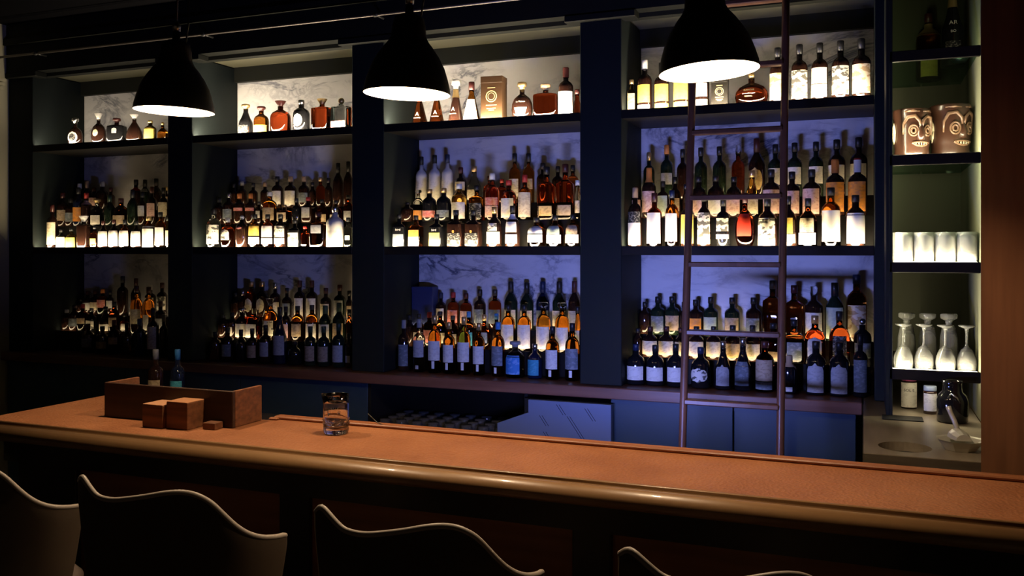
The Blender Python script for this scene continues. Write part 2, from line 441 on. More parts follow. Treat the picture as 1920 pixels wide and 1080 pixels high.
ni = thing('glass_niche', 'open dark niche under the back counter holding upturned glasses', 'niche', ((xa + xb) / 2, 4.25, 0))
hw = (xb - xa) / 2 - .0015
MB().box(-hw, hw, .41, .435, .1, .921).box(-hw, -hw + .018, 0, .41, .1, .921).box(hw - .018, hw, 0, .41, .1, .921).box(-hw, hw, .03, .4, 0, .1).build('carcass', M_framedark, ni)
MB().box(-hw + .018, hw - .018, .005, .41, .575, .60).build('shelf', M_steel, ni)
ps = thing('steel_bin', 'pale steel bin with slanted corner and diagonal marks under the counter', 'bin', ((xb + xc) / 2, 4.25, 0))
hw = (xc - xb) / 2 - .0015
lx = at(932, 4.16).x - (xb + xc) / 2; lx2 = at(990, 4.16).x - (xb + xc) / 2; rx = at(1145, 4.16).x - (xb + xc) / 2
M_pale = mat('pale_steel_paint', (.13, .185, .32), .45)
MB().prism_y([(lx, .1), (rx, .1), (rx, .90), (lx2, .90), (lx2, .835), (lx, .77)], -.085, -.055).build('front_panel', M_pale, ps)
MB().box(-hw, hw, -.054, .435, .1, .90).box(-hw, hw, 0, .4, 0, .1).build('carcass', M_framedark, ps)
mk = MB()
for (cx, cz, ln) in ((-.02, .86, .05), (.13, .845, .06), (.06, .77, .12), (-.11, .80, .05), (-.09, .72, .05)):
    for o_ in (0, .014):
        mk.add([(cx + o_ - ln * .35, -.0855, cz + ln * .5), (cx + o_ - ln * .35 + .003, -.0855, cz + ln * .5), (cx + o_ + ln * .35 + .003, -.0855, cz - ln * .5), (cx + o_ + ln * .35, -.0855, cz - ln * .5)], [(0, 1, 2, 3)])
mk.build('diagonal_marks', mat('matt_black', (.008, .008, .01), .95, spec=.05), ps)

# upturned glasses in the niche
def cup_mesh(R, H, wall=.002, flute=0, foot=.008):
    pr = [(0, 0), (R * .86, 0), (R * .9, .003), (R, H), (R - wall, H), (R * .9 - wall - .001, foot), (0, foot)]
    m = MB(); m.lathe(pr, 24)
    return m
g0 = None; gi = 0
rows = [4.31, 4.40, 4.49, 4.58]
ORD = ['first', 'second', 'third', 'fourth', 'fifth', 'sixth', 'seventh', 'eighth', 'ninth', 'tenth', 'eleventh', 'twelfth', 'thirteenth', 'fourteenth', 'fifteenth', 'sixteenth', 'seventeenth', 'eighteenth']
RNAME = ['front', 'second', 'third', 'back']
for r, Y in enumerate(rows):
    n = 9
    for k in range(n):
        X = xa + .075 + k * (xb - xa - .15) / (n - 1) 
        lab = 'upturned clear tumbler in the niche, %s from left, %s row' % (ORD[k], RNAME[r])
        if g0 is None:
            g0 = cup_mesh(.033, .115).build('tumbler', M_stem)
            o = g0
        else:
            o = g0.copy(); COL.objects.link(o)
        o.rotation_euler = (PI, 0, 0)
        o.location = (X, Y, .60 + .1155)
        tag(o, lab, 'glass', 'upturned tumblers in the niche')

# ================================================================ SIDE COUNTER, RIGHT TOWER
sc_ = thing('side_counter', 'lower side counter with a round hole beside the right pillar', 'counter', (0, 3.16, 0))
X0, X1, Y0, Y1 = .0, .424, 0.0, 1.527
hx, hy, hr = .131, .15, .085
circ = [(hx + hr * math.cos(2 * PI * i / 32), hy + hr * math.sin(2 * PI * i / 32)) for i in range(32)]
def onrect(c):
    dx, dy = c[0] - hx, c[1] - hy
    k = min(((X1 - hx) / dx if dx > 1e-9 else (X0 - hx) / dx if dx < -1e-9 else 1e9), ((Y1 - hy) / dy if dy > 1e-9 else (Y0 - hy) / dy if dy < -1e-9 else 1e9))
    return (hx + dx * k, hy + dy * k)
outer = [onrect(c) for c in circ]
top = MB()
corners = [(X0, Y0), (X1, Y0), (X1, Y1), (X0, Y1)]
for z in (.946, .978):
    top.add([(x, y, z) for x, y in circ] + [(x, y, z) for x, y in outer], [(i, (i + 1) % 32, (i + 1) % 32 + 32, i + 32) for i in range(32)])
    for c in corners:      # fill the corners between neighbouring outer points
        for i in range(32):
            a, b = outer[i], outer[(i + 1) % 32]
            if abs(a[0] - c[0]) > 1e-6 and abs(a[1] - c[1]) > 1e-6: continue
            if abs(b[0] - c[0]) > 1e-6 and abs(b[1] - c[1]) > 1e-6: continue
            if (abs(a[0] - b[0]) < 1e-6) or (abs(a[1] - b[1]) < 1e-6): continue
            top.add([(*a, z), (*b, z), (*c, z)], [(0, 1, 2)])
top.add([(x, y, z) for z in (.946, .978) for x, y in circ], [(i, (i + 1) % 32, (i + 1) % 32 + 32, i + 32) for i in range(32)])
top.add([(x, y, z) for z in (.946, .978) for x, y in corners], [(i, (i + 1) % 4, (i + 1) % 4 + 4, i + 4) for i in range(4)])
M_sidetrim = wood('side_trim', (.05, .04, .028), (.08, .065, .045), .5, (4, 30, 30))
M_side = wood('side_counter_top', (.20, .165, .12), (.27, .23, .17), .3, (30, 4, 30))
top.build('worktop', M_side, sc_)
MB().box(.03, .40, .03, 1.52, .1, .9455).box(.05, .38, .06, 1.5, 0, .1).build('carcass', M_framedark, sc_)
MB().box(-.003, 0, .0, 1.0, .90, .976).box(0, .42, -.003, 0, .90, .976).build('front_trim', M_sidetrim, sc_)

tw = thing('display_cabinet', 'narrow open cabinet with lit glass shelves beside the right pillar', 'cabinet', (.256, 3.9, .979))
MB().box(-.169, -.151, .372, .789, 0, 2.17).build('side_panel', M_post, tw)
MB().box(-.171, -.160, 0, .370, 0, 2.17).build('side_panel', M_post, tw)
MB().box(.171, .19, 0, .789, 0, 2.17).build('side_panel', M_tower, tw)
MB().box(-.15, .171, .772, .789, 0, 2.17).box(-.004, .004, .768, .772, 0, 2.17).build('back_panel', M_towershade, tw)
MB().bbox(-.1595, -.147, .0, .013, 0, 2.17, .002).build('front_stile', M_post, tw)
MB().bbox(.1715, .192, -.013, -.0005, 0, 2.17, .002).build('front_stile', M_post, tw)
for z0, z1 in ((1.172, 1.55), (1.606, 1.98), (2.04, 2.41)):      # upright light strips inside the left edge
    a, b = z0 - .979, z1 - .979
    MB().add([(-.1585, .018, a), (-.150, .030, a), (-.150, .030, b), (-.1585, .018, b)], [(0, 1, 2, 3)]).build('upright_light_strip', M_ledcab, tw)
TS = {'topmost': 2.45, 'second': 2.03, 'third': 1.597, 'lowest': 1.164}
for nm, z in TS.items():
    gl = z > 2
    t = MB().box(-.158, .17, .016, .77, -.012, 0).build('glass_shelf' if gl else 'shelf', M_shelfglass if gl else M_shelf, tw, (0, 0, z - .979))
    MB().bbox(-.159, .17, 0, .014, -.036, .008, .002).build('front_edge', M_shelf, t)
    if True:
        MB().add([(-.15, .015, .008), (.16, .015, .008), (.16, .023, .0015), (-.15, .023, .0015)], [(0, 1, 2, 3)]).build('light_strip', M_ledcab if z < 2.4 else M_ledadded, t)  # the topmost one is added to light the bottle neck
    if z < 1.2:
        MB().add([(-.15, .03, -.0125), (.16, .03, -.0125), (.16, .05, -.0125), (-.15, .05, -.0125)], [(3, 2, 1, 0)]).build('added_under_strip', M_ledunderadded, t)

# ================================================================ LADDER
def lad_y(z): return 3.92 + .15 * (z - 1.65)
LX0, LX1 = -.723, -.32
ld = thing('library_ladder', 'dark brown wooden library ladder leaning on the shelves', 'ladder', ((LX0 + LX1) / 2, lad_y(0), 0))
hw = (LX1 - LX0) / 2
for s in (-1, 1):
    r_ = MB().tube([(s * hw, lad_y(z) - lad_y(0), z) for z in (0, .5, 1, 1.5, 2, 2.5, 2.93)], .0165, 14).build('rail', M_ladder, ld)
    MB().tube([(s * hw, lad_y(2.9) - lad_y(0), 2.9), (s * hw, 4.15 - lad_y(0) - .012, 2.945), (s * hw, 4.15 - lad_y(0) + .016, 2.936), (s * hw, 4.15 - lad_y(0) + .018, 2.915)], .006, 8).build('hook', M_black, r_)
for k in range(-3, 7):
    z = 1.0 + .295 * k
    y = lad_y(z) - lad_y(0)
    MB().bbox(-hw + .006, hw - .006, y - .024, y + .024, z - .011, z + .011, .004).build('rung', M_ladder, ld)

# ================================================================ THE BAR
BX0, BX1 = -2.68, 1.05
M_rim = wood('bar_rim_wood', (.20, .065, .022), (.30, .11, .04), .45, (3, 30, 30))
bar = thing('bar_counter', 'long bar counter with copper brown top and rounded wooden edge', 'bar', (0, 2.0, 0))
Y_ = 2.0
MB().prism_z([(BX0, 2.045 - Y_), (BX1, 2.045 - Y_), (BX1, 2.43 - Y_), (-1.79, 2.43 - Y_), (-1.80, 2.372 - Y_), (-2.31, 2.372 - Y_), (-2.31, 2.62 - Y_), (BX0, 2.62 - Y_)], 1.055, 1.10).build('countertop', M_bartop, bar)
prof_ = [(2.0455, 1.1004), (2.0365, 1.1006), (2.0345, 1.0985), (2.0335, 1.0935), (2.0275, 1.0885), (2.0195, 1.0880), (2.0130, 1.0915), (2.0075, 1.0960), (2.0, 1.0985), (1.991, 1.0985), (1.981, 1.0955), (1.972, 1.0900), (1.965, 1.0820), (1.962, 1.0735), (1.9635, 1.0650), (1.969, 1.0580), (1.98, 1.0540), (2.044, 1.0540), (2.0445, 1.08)]
MB().extrude_x([(y - Y_, z) for y, z in prof_], BX0, BX1, True).build('edge_moulding', M_mould, bar)
MB().bbox(-1.79, BX1, 2.392 - Y_, 2.43 - Y_, 1.1005, 1.110, .003).bbox(-1.798, -1.765, 2.375 - Y_, 2.391 - Y_, 1.1005, 1.108, .003).build('rim_strip', M_rim, bar)
MB().box(BX0 + .03, BX1, 2.10 - Y_, 2.36 - Y_, .955, 1.0535).build('frieze', M_framedark, bar)
MB().box(BX0 + .03, BX1, 2.155 - Y_, 2.36 - Y_, 0, .954).box(BX0 + .03, -2.33, 2.361 - Y_, 2.60 - Y_, 0, 1.0535).build('body', M_framedark, bar)
x = -1.567 - .886 * 1
k = 0
while x < BX1:
    MB().bbox(x, min(x + .1, BX1), 2.12 - Y_, 2.154 - Y_, .1, .954, .003).build('stile', M_framedark, bar)
    if x + .1 < BX1: MB().box(x + .1, min(x + .886, BX1), 2.14 - Y_, 2.154 - Y_, .1, .954).build('front_panel', M_panelwood, bar)
    x += .886
MB().box(BX0 + .03, BX1, 2.11 - Y_, 2.155 - Y_, 0, .1).build('plinth', M_framedark, bar)
MB().tube([(BX0, 1.93 - Y_, .2), (BX1, 1.93 - Y_, .2)], .02, 14).build('foot_rail', M_steel, bar)
# working side of the bar: bench and lip added to shade the low cabinets, blue strip above
sk = thing('shading_bench', 'unseen bench added behind the bar to shade the lower cabinets', 'bench', (-.75, 2.44, 0))
MB().bbox(-1.0, .70, 0, .42, .86, .905, .003).build('worktop', M_steel, sk)
MB().bbox(-1.0, .70, .40, .42, .9055, .925, .002).build('front_lip', M_steel, sk)
MB().box(-.98, .68, .02, .40, .05, .8595).build('carcass', M_framedark, sk)
bl = thing('blue_light_strip', 'blue light strip under the bar top on the working side', 'light', (-.95, 2.60, .908), 0)
MB().box(-.27, .27, -.012, 0, .0, .085).box(.257, .27, .0005, .232, 0, .085).box(-.27, -.257, .0005, .232, 0, .085).build('housing_added_fins', M_framedark, bl)  # side fins added to keep blue light off the outer bays and cabinet
MB().add([(-.25, .001, .005), (.25, .001, .005), (.25, .001, .08), (-.25, .001, .08)], [(3, 2, 1, 0)]).build('diffuser', M_blue, bl)
# ================================================================ BOTTLES
GLASS = {
    'dark':  mat('glass_dark_brown', (.022, .009, .006), .07, coat=.3),
    'black': mat('glass_black', (.008, .008, .009), .08, coat=.3),
    'navy':  mat('glass_navy', (.006, .010, .03), .08, coat=.3),
    'amber': mat('glass_amber', (.88, .28, .030), .0, trans=1.0, ior=1.42),
    'honey': mat('glass_honey', (.97, .62, .16), .0, trans=1.0, ior=1.42),
    'red':   mat('glass_red_brown', (.80, .12, .03), .0, trans=1.0, ior=1.42),
    'brown': mat('glass_brown', (.55, .13, .030), .0, trans=1.0, ior=1.42),
    'green': mat('glass_dark_green', (.012, .022, .012), .07, coat=.3),
    'pink':  mat('glass_rose', (.85, .2, .14), .0, trans=1.0, ior=1.42),
    'clear': mat('glass_clear_bottle', (.93, .95, .93), .0, trans=1.0, ior=1.36),
    'frost': mat('glass_frosted_white', (.80, .77, .68), .4),
}
GWORD = {'dark': 'dark brown', 'black': 'black', 'navy': 'dark blue', 'amber': 'amber', 'honey': 'golden', 'red': 'red brown', 'brown': 'brown',
         'green': 'dark green', 'pink': 'rosy', 'clear': 'clear', 'frost': 'white frosted'}
def mp_(n, c, ink=None, amt=.5, sc=60): return paper('label_' + n, c, ink, sc, amt)
PAP = {
    'white':  mp_('white', (.84, .80, .70), (.35, .3, .25), .22),
    'plain':  mp_('plain_white', (.86, .83, .74)),
    'cream':  mp_('cream', (.78, .68, .47), (.35, .22, .1), .35),
    'yellow': mp_('yellow', (.88, .62, .12), (.5, .3, .05), .3, 40),
    'orange': mp_('orange', (.80, .33, .06), (.45, .2, .1), .5, 40),
    'gold':   mp_('gold', (.72, .50, .20), (.3, .18, .06), .4),
    'pinkish': mp_('pale_pink', (.74, .50, .42), (.45, .2, .17), .5),
    'red':    mp_('red', (.75, .05, .025)),
    'rose':   mp_('rose', (.70, .22, .18), (.8, .5, .45), .5),
    'green':  mp_('pale_green', (.46, .55, .44), (.25, .3, .25), .3),
    'teal':   mp_('teal', (.05, .30, .42), (.1, .45, .6), .5),
    'blue':   mp_('blue', (.06, .25, .60), (.3, .5, .8), .5, 40),
    'grey':   mp_('grey', (.48, .48, .47), (.25, .25, .25), .4),
    'slate':  mp_('slate', (.16, .19, .21), (.3, .33, .36), .6, 50),
    'black':  mp_('black', (.02, .02, .02), (.4, .38, .34), .5, 90),
    'picture': mp_('picture', (.86, .80, .66), (.06, .06, .05), .92, 34),
    'sepia':  mp_('sepia_picture', (.80, .70, .52), (.50, .30, .12), .8, 30),
    'tan':    mp_('tan', (.50, .38, .24), (.25, .17, .09), .5),
}
PWORD = {'plain': 'white', 'pinkish': 'pale pink', 'green': 'pale green', 'picture': 'picture', 'sepia': 'sepia picture'}
CAPM = {
    'black': mat('cap_black', (.015, .015, .015), .4), 'dark': mat('cap_dark_red', (.06, .015, .012), .4),
    'red': mat('cap_red', (.45, .04, .03), .4), 'orange': mat('foil_orange', (.75, .26, .05), .4),
    'gold': mat('cap_gold', (.75, .52, .22), .3, .8), 'silver': mat('cap_silver', (.7, .7, .68), .25, 1.0),
    'white': mat('cap_white', (.82, .80, .72), .4), 'cork': mat('stopper_cork', (.45, .30, .16), .8),
    'crystal': M_clear, 'green': mat('foil_green', (.03, .06, .03), .4), 'blue': mat('foil_blue', (.05, .22, .5), .4),
    'navy': mat('foil_navy', (.01, .02, .06), .4), 'grey': mat('cap_grey', (.30, .30, .30), .4),
}
# silhouettes: (share of body radius or 'n' for neck, share of height); cap = share of height where the cap begins
KIND = {
    'rum':    ([(.90, 0), (1, .02), (1, .60), (.97, .64), (.80, .69), ('n', .74), ('n', .97)], 2, .82, .36, 1.0, 'tall'),
    'wine':   ([(.92, 0), (1, .015), (1, .56), (.94, .61), (.72, .68), (.5, .73), ('n', .78), ('n', .98)], 2, .76, .36, 1.0, 'long necked'),
    'whisky': ([(.90, 0), (1, .02), (1, .56), (.98, .62), (.88, .68), (.62, .73), ('n', .77), ('n', .97)], 2, .85, .36, 1.0, 'round shouldered'),
    'square': ([(.92, 0), (1, .02), (1, .62), (.97, .655), (.70, .69), ('n', .73), ('n', .97)], 7, .84, .34, .8, 'square'),
    'squat':  ([(.88, 0), (1, .03), (1, .50), (.96, .58), (.80, .655), (.5, .71), ('n', .75), ('n', .97)], 2, .82, .32, 1.0, 'squat'),
    'cone':   ([(.92, 0), (1, .03), (.97, .08), (.42, .62), ('n', .70), ('n', .97)], 2, .78, .30, 1.0, 'cone shaped'),
    'round':  ([(.55, 0), (.66, .02), (.90, .14), (1, .30), (.95, .45), (.75, .58), (.42, .66), ('n', .70), ('n', .97)], 2, .80, .24, .62, 'round decanter'),
    'tear':   ([(.60, 0), (.82, .03), (.98, .14), (1, .24), (.92, .38), (.68, .54), (.42, .66), ('n', .74), ('n', .97)], 2, .84, .24, .7, 'teardrop decanter'),
    'bell':   ([(.92, 0), (1, .02), (1, .40), (.92, .48), (.70, .56), (.50, .66), ('n', .76), ('n', .97)], 2, .84, .34, 1.0, 'bell shaped'),
    'flask':  ([(.90, 0), (1, .025), (1, .66), (.96, .70), (.60, .735), ('n', .76), ('n', .97)], 6, .80, .24, .55, 'broad flask'),
    'block':  ([(.95, 0), (1, .015), (1, .70), (.97, .73), (.5, .75), ('n', .78), ('n', .97)], 8, .80, .40, .72, 'square decanter'),
}
def profile_at(prof, R, nr, H, z):
    pts = [((nr if r == 'n' else max(r * R, nr * .999 if f > .5 else r * R)), f * H) for r, f in prof]
    for (r0, z0), (r1, z1) in zip(pts, pts[1:]):
        if z0 <= z <= z1: return r0 + (r1 - r0) * (z - z0) / max(z1 - z0, 1e-9)
    return pts[-1][0]
def patch_mesh(prof, R, nr, H, z0, z1, half, shape, sec, dy, off=.0012, seg=14, rows=8):
    vs, fs = [], []
    # a square bottle wears its label on the flat front
    for j in range(rows + 1):
        v = j / rows; z = z0 + (z1 - z0) * v
        k = 1.0
        if shape == 'oval': k = math.sqrt(max(0.0, 1 - (2 * v - 1) ** 2))
        elif shape == 'arch': k = 1.0 if v < .7 else math.sqrt(max(0.0, 1 - ((v - .7) / .3) ** 2))
        elif shape == 'taper': k = .55 + .45 * v
        k = max(k, .02)
        r = profile_at(prof, R, nr, H, z)
        for i in range(seg + 1):
            a = -PI / 2 + half * k * (2 * i / seg - 1)
            q = (r * sec_k(a, sec) + off)
            vs.append((q * math.cos(a), q * math.sin(a) * dy - (off if dy < 1 else 0), z))
    n = seg + 1
    for j in range(rows):
        for i in range(seg):
            fs.append((j * n + i, j * n + i + 1, (j + 1) * n + i + 1, (j + 1) * n + i))
    m = MB(); m.add(vs, fs, True); m.fix = False
    return m
def wrap(prof, R, nr, H, zc, sec, dy, off=.0022):
    def place(x, y):
        z = zc + y; r = profile_at(prof, R, nr, H, z); a = -PI / 2 + x / r
        q = r * sec_k(a, sec) + off
        return (q * math.cos(a), q * math.sin(a) * dy - (off if dy < 1 else 0), z)
    return place
M_ink = {'w': mat('ink_white', (.85, .82, .75), .5), 'k': mat('ink_black', (.015, .015, .015), .5), 'g': mat('ink_gold', (.75, .55, .25), .4), 'r': mat('seal_red', (.6, .1, .04), .5)}

def bottle(loc, H, R, kind, glass, cap, labels, rotz=0.0, neck=None, texts=()):
    """one bottle: an Empty at its base with glass body, cap and each label as parts"""
    prof, sec, capz, nk, dy, _ = KIND[kind]
    nr = min(max(.0105, nk * R), .0165)
    if kind in ('flask', 'round', 'tear', 'block'): nr = min(max(.011, nk * R), .015)
    t = bpy.data.objects.new('bottle', None); COL.objects.link(t); t.empty_display_size = .04
    t.location = loc; t.rotation_euler = (0, 0, rotz)
    pts = []
    ch = capz * H
    for r, f in prof:
        z = f * H; rr = nr if r == 'n' else max(r * R, nr if f > .5 else 0)
        if z > ch + .004: z = ch + .004
        pts.append((rr, z))
    sm = []                               # refine the curve a little
    for (r0, z0), (r1, z1) in zip(pts, pts[1:]):
        sm.append((r0, z0))
    sm.append(pts[-1])
    body = MB()
    n = 36
    body.lathe([(0, .0006 + min(.004, .02 * H)), (sm[0][0] * .8, .002)] + sm + [(0, sm[-1][1])], n, (0, 0, 0), None, True, dy) if sec == 2 else None
    if sec != 2:
        # square below, round at the neck
        vs, rows = [], []
        full = [(sm[0][0] * .9, .001)] + sm
        for r, z in full:
            k = sec if r > nr * 1.25 else 2
            yy = dy if r > nr * 1.25 else 1.0
            row = []
            for i in range(n):
                a = 2 * PI * (i + .5) / n
                q = r * sec_k(a, k); row.append(len(vs)); vs.append((q * math.cos(a), q * math.sin(a) * yy, z))
            rows.append(row)
        fs = []
        for A, B in zip(rows, rows[1:]):
            for i in range(n): fs.append((A[i], A[(i + 1) % n], B[(i + 1) % n], B[i]))
        body.add(vs, fs, True)
        b0 = len(body.v) - len(vs)
        body.f.append(tuple(b0 + i for i in rows[0][::-1])); body.smooth.append(False)
        body.f.append(tuple(b0 + i for i in rows[-1])); body.smooth.append(False)
    body.build('glass_body', GLASS[glass], t)
    # cap
    cm, style = (cap.split('/') + ['cap'])[:2]
    c = MB(); cr = nr + .0016; cb = ch + .0045; L_ = H - cb
    if style == 'cap': c.lathe([(0, cb), (cr, cb), (cr, H - .003), (cr - .002, H), (0, H)], 20)
    elif style == 'knob': c.lathe([(0, cb), (nr, cb), (nr, cb + L_ * .3), (nr * 1.75, cb + L_ * .42), (nr * 1.8, H - .004), (nr * 1.5, H), (0, H)], 20)
    elif style == 'flare': c.lathe([(0, cb), (nr * .9, cb), (nr * .95, cb + L_ * .2), (nr * 2.0, H - .002), (nr * 1.9, H), (0, H)], 20)
    elif style == 'ball':
        rb = max(L_ / 2, nr * .9)
        c.lathe([(0, cb)] + [(rb * math.sin(PI * k / 10), cb + L_ / 2 - L_ / 2 * math.cos(PI * k / 10)) for k in range(1, 10)] + [(0, H)], 20)
    elif style == 'cross':
        c.box(-nr * .6, nr * .6, -nr * .6, nr * .6, cb, H).box(-nr * 2, nr * 2, -nr * .55, nr * .55, cb + L_ * .35, cb + L_ * .7)
    c.build('stopper' if style in ('flare', 'ball', 'cross', 'knob') else 'cap', CAPM[cm], t)
    for i, L_s in enumerate(labels):
        col, zz, half, shape = L_s
        nm = 'front_label' if i == 0 else ('lower_label' if zz[1] <= labels[0][1][0] + .02 else 'neck_label' if zz[0] > .55 else 'upper_label')
        hw = R_(half)
        if sec != 2: hw = min(hw, R_(44))
        patch_mesh(prof, R, nr, H, zz[0] * H, zz[1] * H, hw, shape, sec if zz[0] < .7 else 2, dy if zz[0] < .7 else 1, off=.0008 if i == 0 else .0015).build(nm, PAP[col], t)
    if neck:
        col, a, b = neck
        patch_mesh(prof, R, nr, H, a * H, min(b * H, H * .995), PI * .999, 'rect', 2, 1, off=.0022, seg=20, rows=3).build('neck_foil', CAPM[col], t)
    for (txt, size, zc, m, xo) in texts:
        pl = wrap(prof, R, nr, H, zc * H, sec, dy)
        text_mesh(txt, size, 'printed_letters', M_ink[m], t, (lambda x, y, pl=pl, xo=xo: pl(x + xo, y)))
    return t

def parse(s):
    out = []
    for p in s.split(';') if s else []:
        f = p.split(':'); a, b = f[1].split('-')
        out.append((f[0], (float(a), float(b)), float(f[2]) if len(f) > 2 and f[2] else 62.0, f[3] if len(f) > 3 else 'rect'))
    return out
LEVEL = {   # level: (Y of the row, z it stands on)
    'T': (4.375, Z_TOP), 'M1': (4.345, Z_MID), 'M2': (4.472, Z_MID + .145), 'M3': (4.612, Z_MID + .245),
    'B1': (4.372, Z_COUNTER), 'B2': (4.508, Z_COUNTER + .12), 'B3': (4.628, Z_COUNTER + .225)}
WHERE = {'T': 'top shelf', 'M1': 'front row, middle shelf', 'M2': 'middle row, middle shelf', 'M3': 'back row, middle shelf',
         'B1': 'front row, back counter', 'B2': 'middle row, back counter', 'B3': 'back row, back counter'}
GROUP = {'T': 'bottles on the top shelf', 'M1': 'front row of bottles on the middle shelf', 'M2': 'middle row of bottles on the middle shelf', 'M3': 'back row of bottles on the middle shelf',
         'B1': 'front row of bottles on the back counter', 'B2': 'middle row of bottles on the step', 'B3': 'back row of bottles on the step'}
def describe(kind, glass, labels):
    k = KIND[kind][5]
    d = '%s %s' % (GWORD[glass], k) + ('' if 'decanter' in k or 'flask' in k else ' bottle')
    if labels: d += ' with %s label' % PWORD.get(labels[0][0], labels[0][0])
    return d
def row(bay, level, items):
    Y, z0 = LEVEL[level]
    lo, hi = BAYS[bay]
    items = sorted(items, key=lambda it: it[0])
    n = len(items)
    prev = lo + .002
    rs = []
    for it in items:
        X = at(it[0], Y).x; t = dist(it[0], Y)
        rs.append([X, max(.016, it[2] * t / F_PX / 2)])
    deep = {'T': .07, 'M1': .05, 'M2': .05, 'M3': .064, 'B1': .056, 'B2': .05, 'B3': .054}[level]
    # neighbours stand apart: trim radii, then nudge
    for i in range(n):
        rs[i][1] = min(rs[i][1], deep if KIND[items[i][3]][4] == 1.0 else .09)
    for _ in range(30):
        for i in range(n):
            l = rs[i - 1][0] + rs[i - 1][1] + .0015 if i else lo + .003
            if rs[i][0] - rs[i][1] < l:
                d = l - (rs[i][0] - rs[i][1])
                if i: rs[i][0] += d / 2; rs[i - 1][0] -= d / 2
                else: rs[i][0] += d
            if i == n - 1 and rs[i][0] + rs[i][1] > hi - .003: rs[i][0] -= rs[i][0] + rs[i][1] - hi + .003
    for i in range(n):
        room = [rs[i][1]]
        if i: room.append((rs[i][0] - rs[i - 1][0]) - rs[i - 1][1] - .001)
        if room[-1] < rs[i][1]: rs[i][1] = max(.014, room[-1])
    for i, it in enumerate(items):
        px, top, wd, kind, glass, cap = it[:6]
        labs = parse(it[6]) if len(it) > 6 else []
        opt = it[7] if len(it) > 7 else {}
        X, R = rs[i]
        t = dist(px, Y)
        H = EYE + (HORIZON - top) * t / F_PX - z0
        H = min(max(H, .10), .37)
        if opt.get('box'):
            o = opt['box'](X, Y, z0, H, R)
        else:
            o = bottle((X, Y, z0 + .0008), H, R, kind, glass, cap, labs, R_(opt.get('rot', random.uniform(-9, 9) + 14 * (X + 1.2) / -4)), opt.get('neck'), opt.get('text', ()))
        desc = opt.get('desc') or describe(kind, glass, labs)
        place_ = '%s from left, %s, %s' % (ORD[i], WHERE[level], BAYNAME[bay])
        lab = '%s, %s' % (desc, place_)
        if len(lab.split()) > 16: lab = lab.replace(' from left', '')
        if len(lab.split()) > 16: lab = lab.replace(' with ', ', ')
        tag(o, lab, opt.get('cat', 'bottle'), GROUP[level])

def gift_box(name, m, emblem=True, ink='g'):
    def make(X, Y, z, H, R):
        t = bpy.data.objects.new(name, None); COL.objects.link(t); t.location = (X, Y, z + .0008); t.rotation_euler = (0, 0, R_(4))
        d = min(R, .042)
        MB().bbox(-R, R, -d, d, 0, H, .0015).build('carton', m, t)
        MB().bbox(-R - .0008, R + .0008, -d - .0008, d + .0008, H * .86, H + .0012, .001).build('lid', m, t)
        if emblem:
            e = MB()
            n = 32
            for r0, r1 in ((R * .44, R * .52), (R * .28, R * .33)):
                vs = [(r * math.cos(2 * PI * i / n), -d - .0012, H * .56 + r * math.sin(2 * PI * i / n)) for r in (r0, r1) for i in range(n)]
                e.add(vs, [(i, (i + 1) % n, (i + 1) % n + n, i + n) for i in range(n)])
            for zz, hw in ((.74, .36), (.36, .5), (.29, .42), (.25, .25)):
                e.add([(-R * hw, -d - .0012, H * zz), (R * hw, -d - .0012, H * zz), (R * hw, -d - .0012, H * zz + .004), (-R * hw, -d - .0012, H * zz + .004)], [(0, 1, 2, 3)])
            e.build('gold_print', M_ink[ink], t)
        return t
    return make
# rows: (px of the axis, px row of the top, px width, silhouette, glass, cap, labels, extras)
M_gift = mat('gift_box_brown', (.055, .026, .009), .5)
M_tin = mat('tin_black', (.02, .018, .015), .4)
M_navybox = mat('carton_navy', (.02, .03, .11), .5)
A_TXT = lambda: [('A', .030, .30, 'w', 0), ('AN BORAL', .0085, .225, 'w', 0)]
# ---- top shelves
row(0, 'T', [
    (141, 222, 30, 'round', 'dark', 'silver/knob', 'plain:.13-.53:42:oval;black:.20-.46:29:oval', dict(desc='round dark decanter with white ring emblem')),
    (185, 213, 31, 'round', 'dark', 'white/flare', 'cream:.28-.50:22:oval'),
    (219, 222, 34, 'flask', 'black', 'dark/knob', 'grey:.42-.62:16:arch', dict(desc='black rectangular flask')),
    (252, 215, 34, 'tear', 'dark', 'white/flare', '', dict(desc='dark teardrop decanter with white flared stopper')),
    (282, 226, 22, 'whisky', 'honey', 'gold', 'yellow:.06-.60:60'),
    (305, 229, 22, 'round', 'amber', 'gold/ball', '')])
row(1, 'T', [
    (461, 196, 26, 'bell', 'black', 'gold/knob', 'black:.10-.35:50', dict(desc='black bottle with gold neck and stopper')),
    (490, 200, 28, 'squat', 'amber', 'dark/knob', 'orange:.05-.36:70'),
    (526, 190, 38, 'squat', 'red', 'dark/flare', '', dict(desc='red amber squat decanter with dark flared stopper')),
    (565, 188, 31, 'whisky', 'black', 'silver', 'white:.20-.58:34:oval', dict(desc='black bottle with white oval label')),
    (604, 186, 36, 'block', 'red', 'gold/flare', '', dict(desc='red square decanter with broad gold stopper')),
    (640, 184, 34, 'block', 'clear', 'gold/ball', 'rose:.05-.30:44', dict(desc='clear decanter, red below, with gold ball stopper'))])
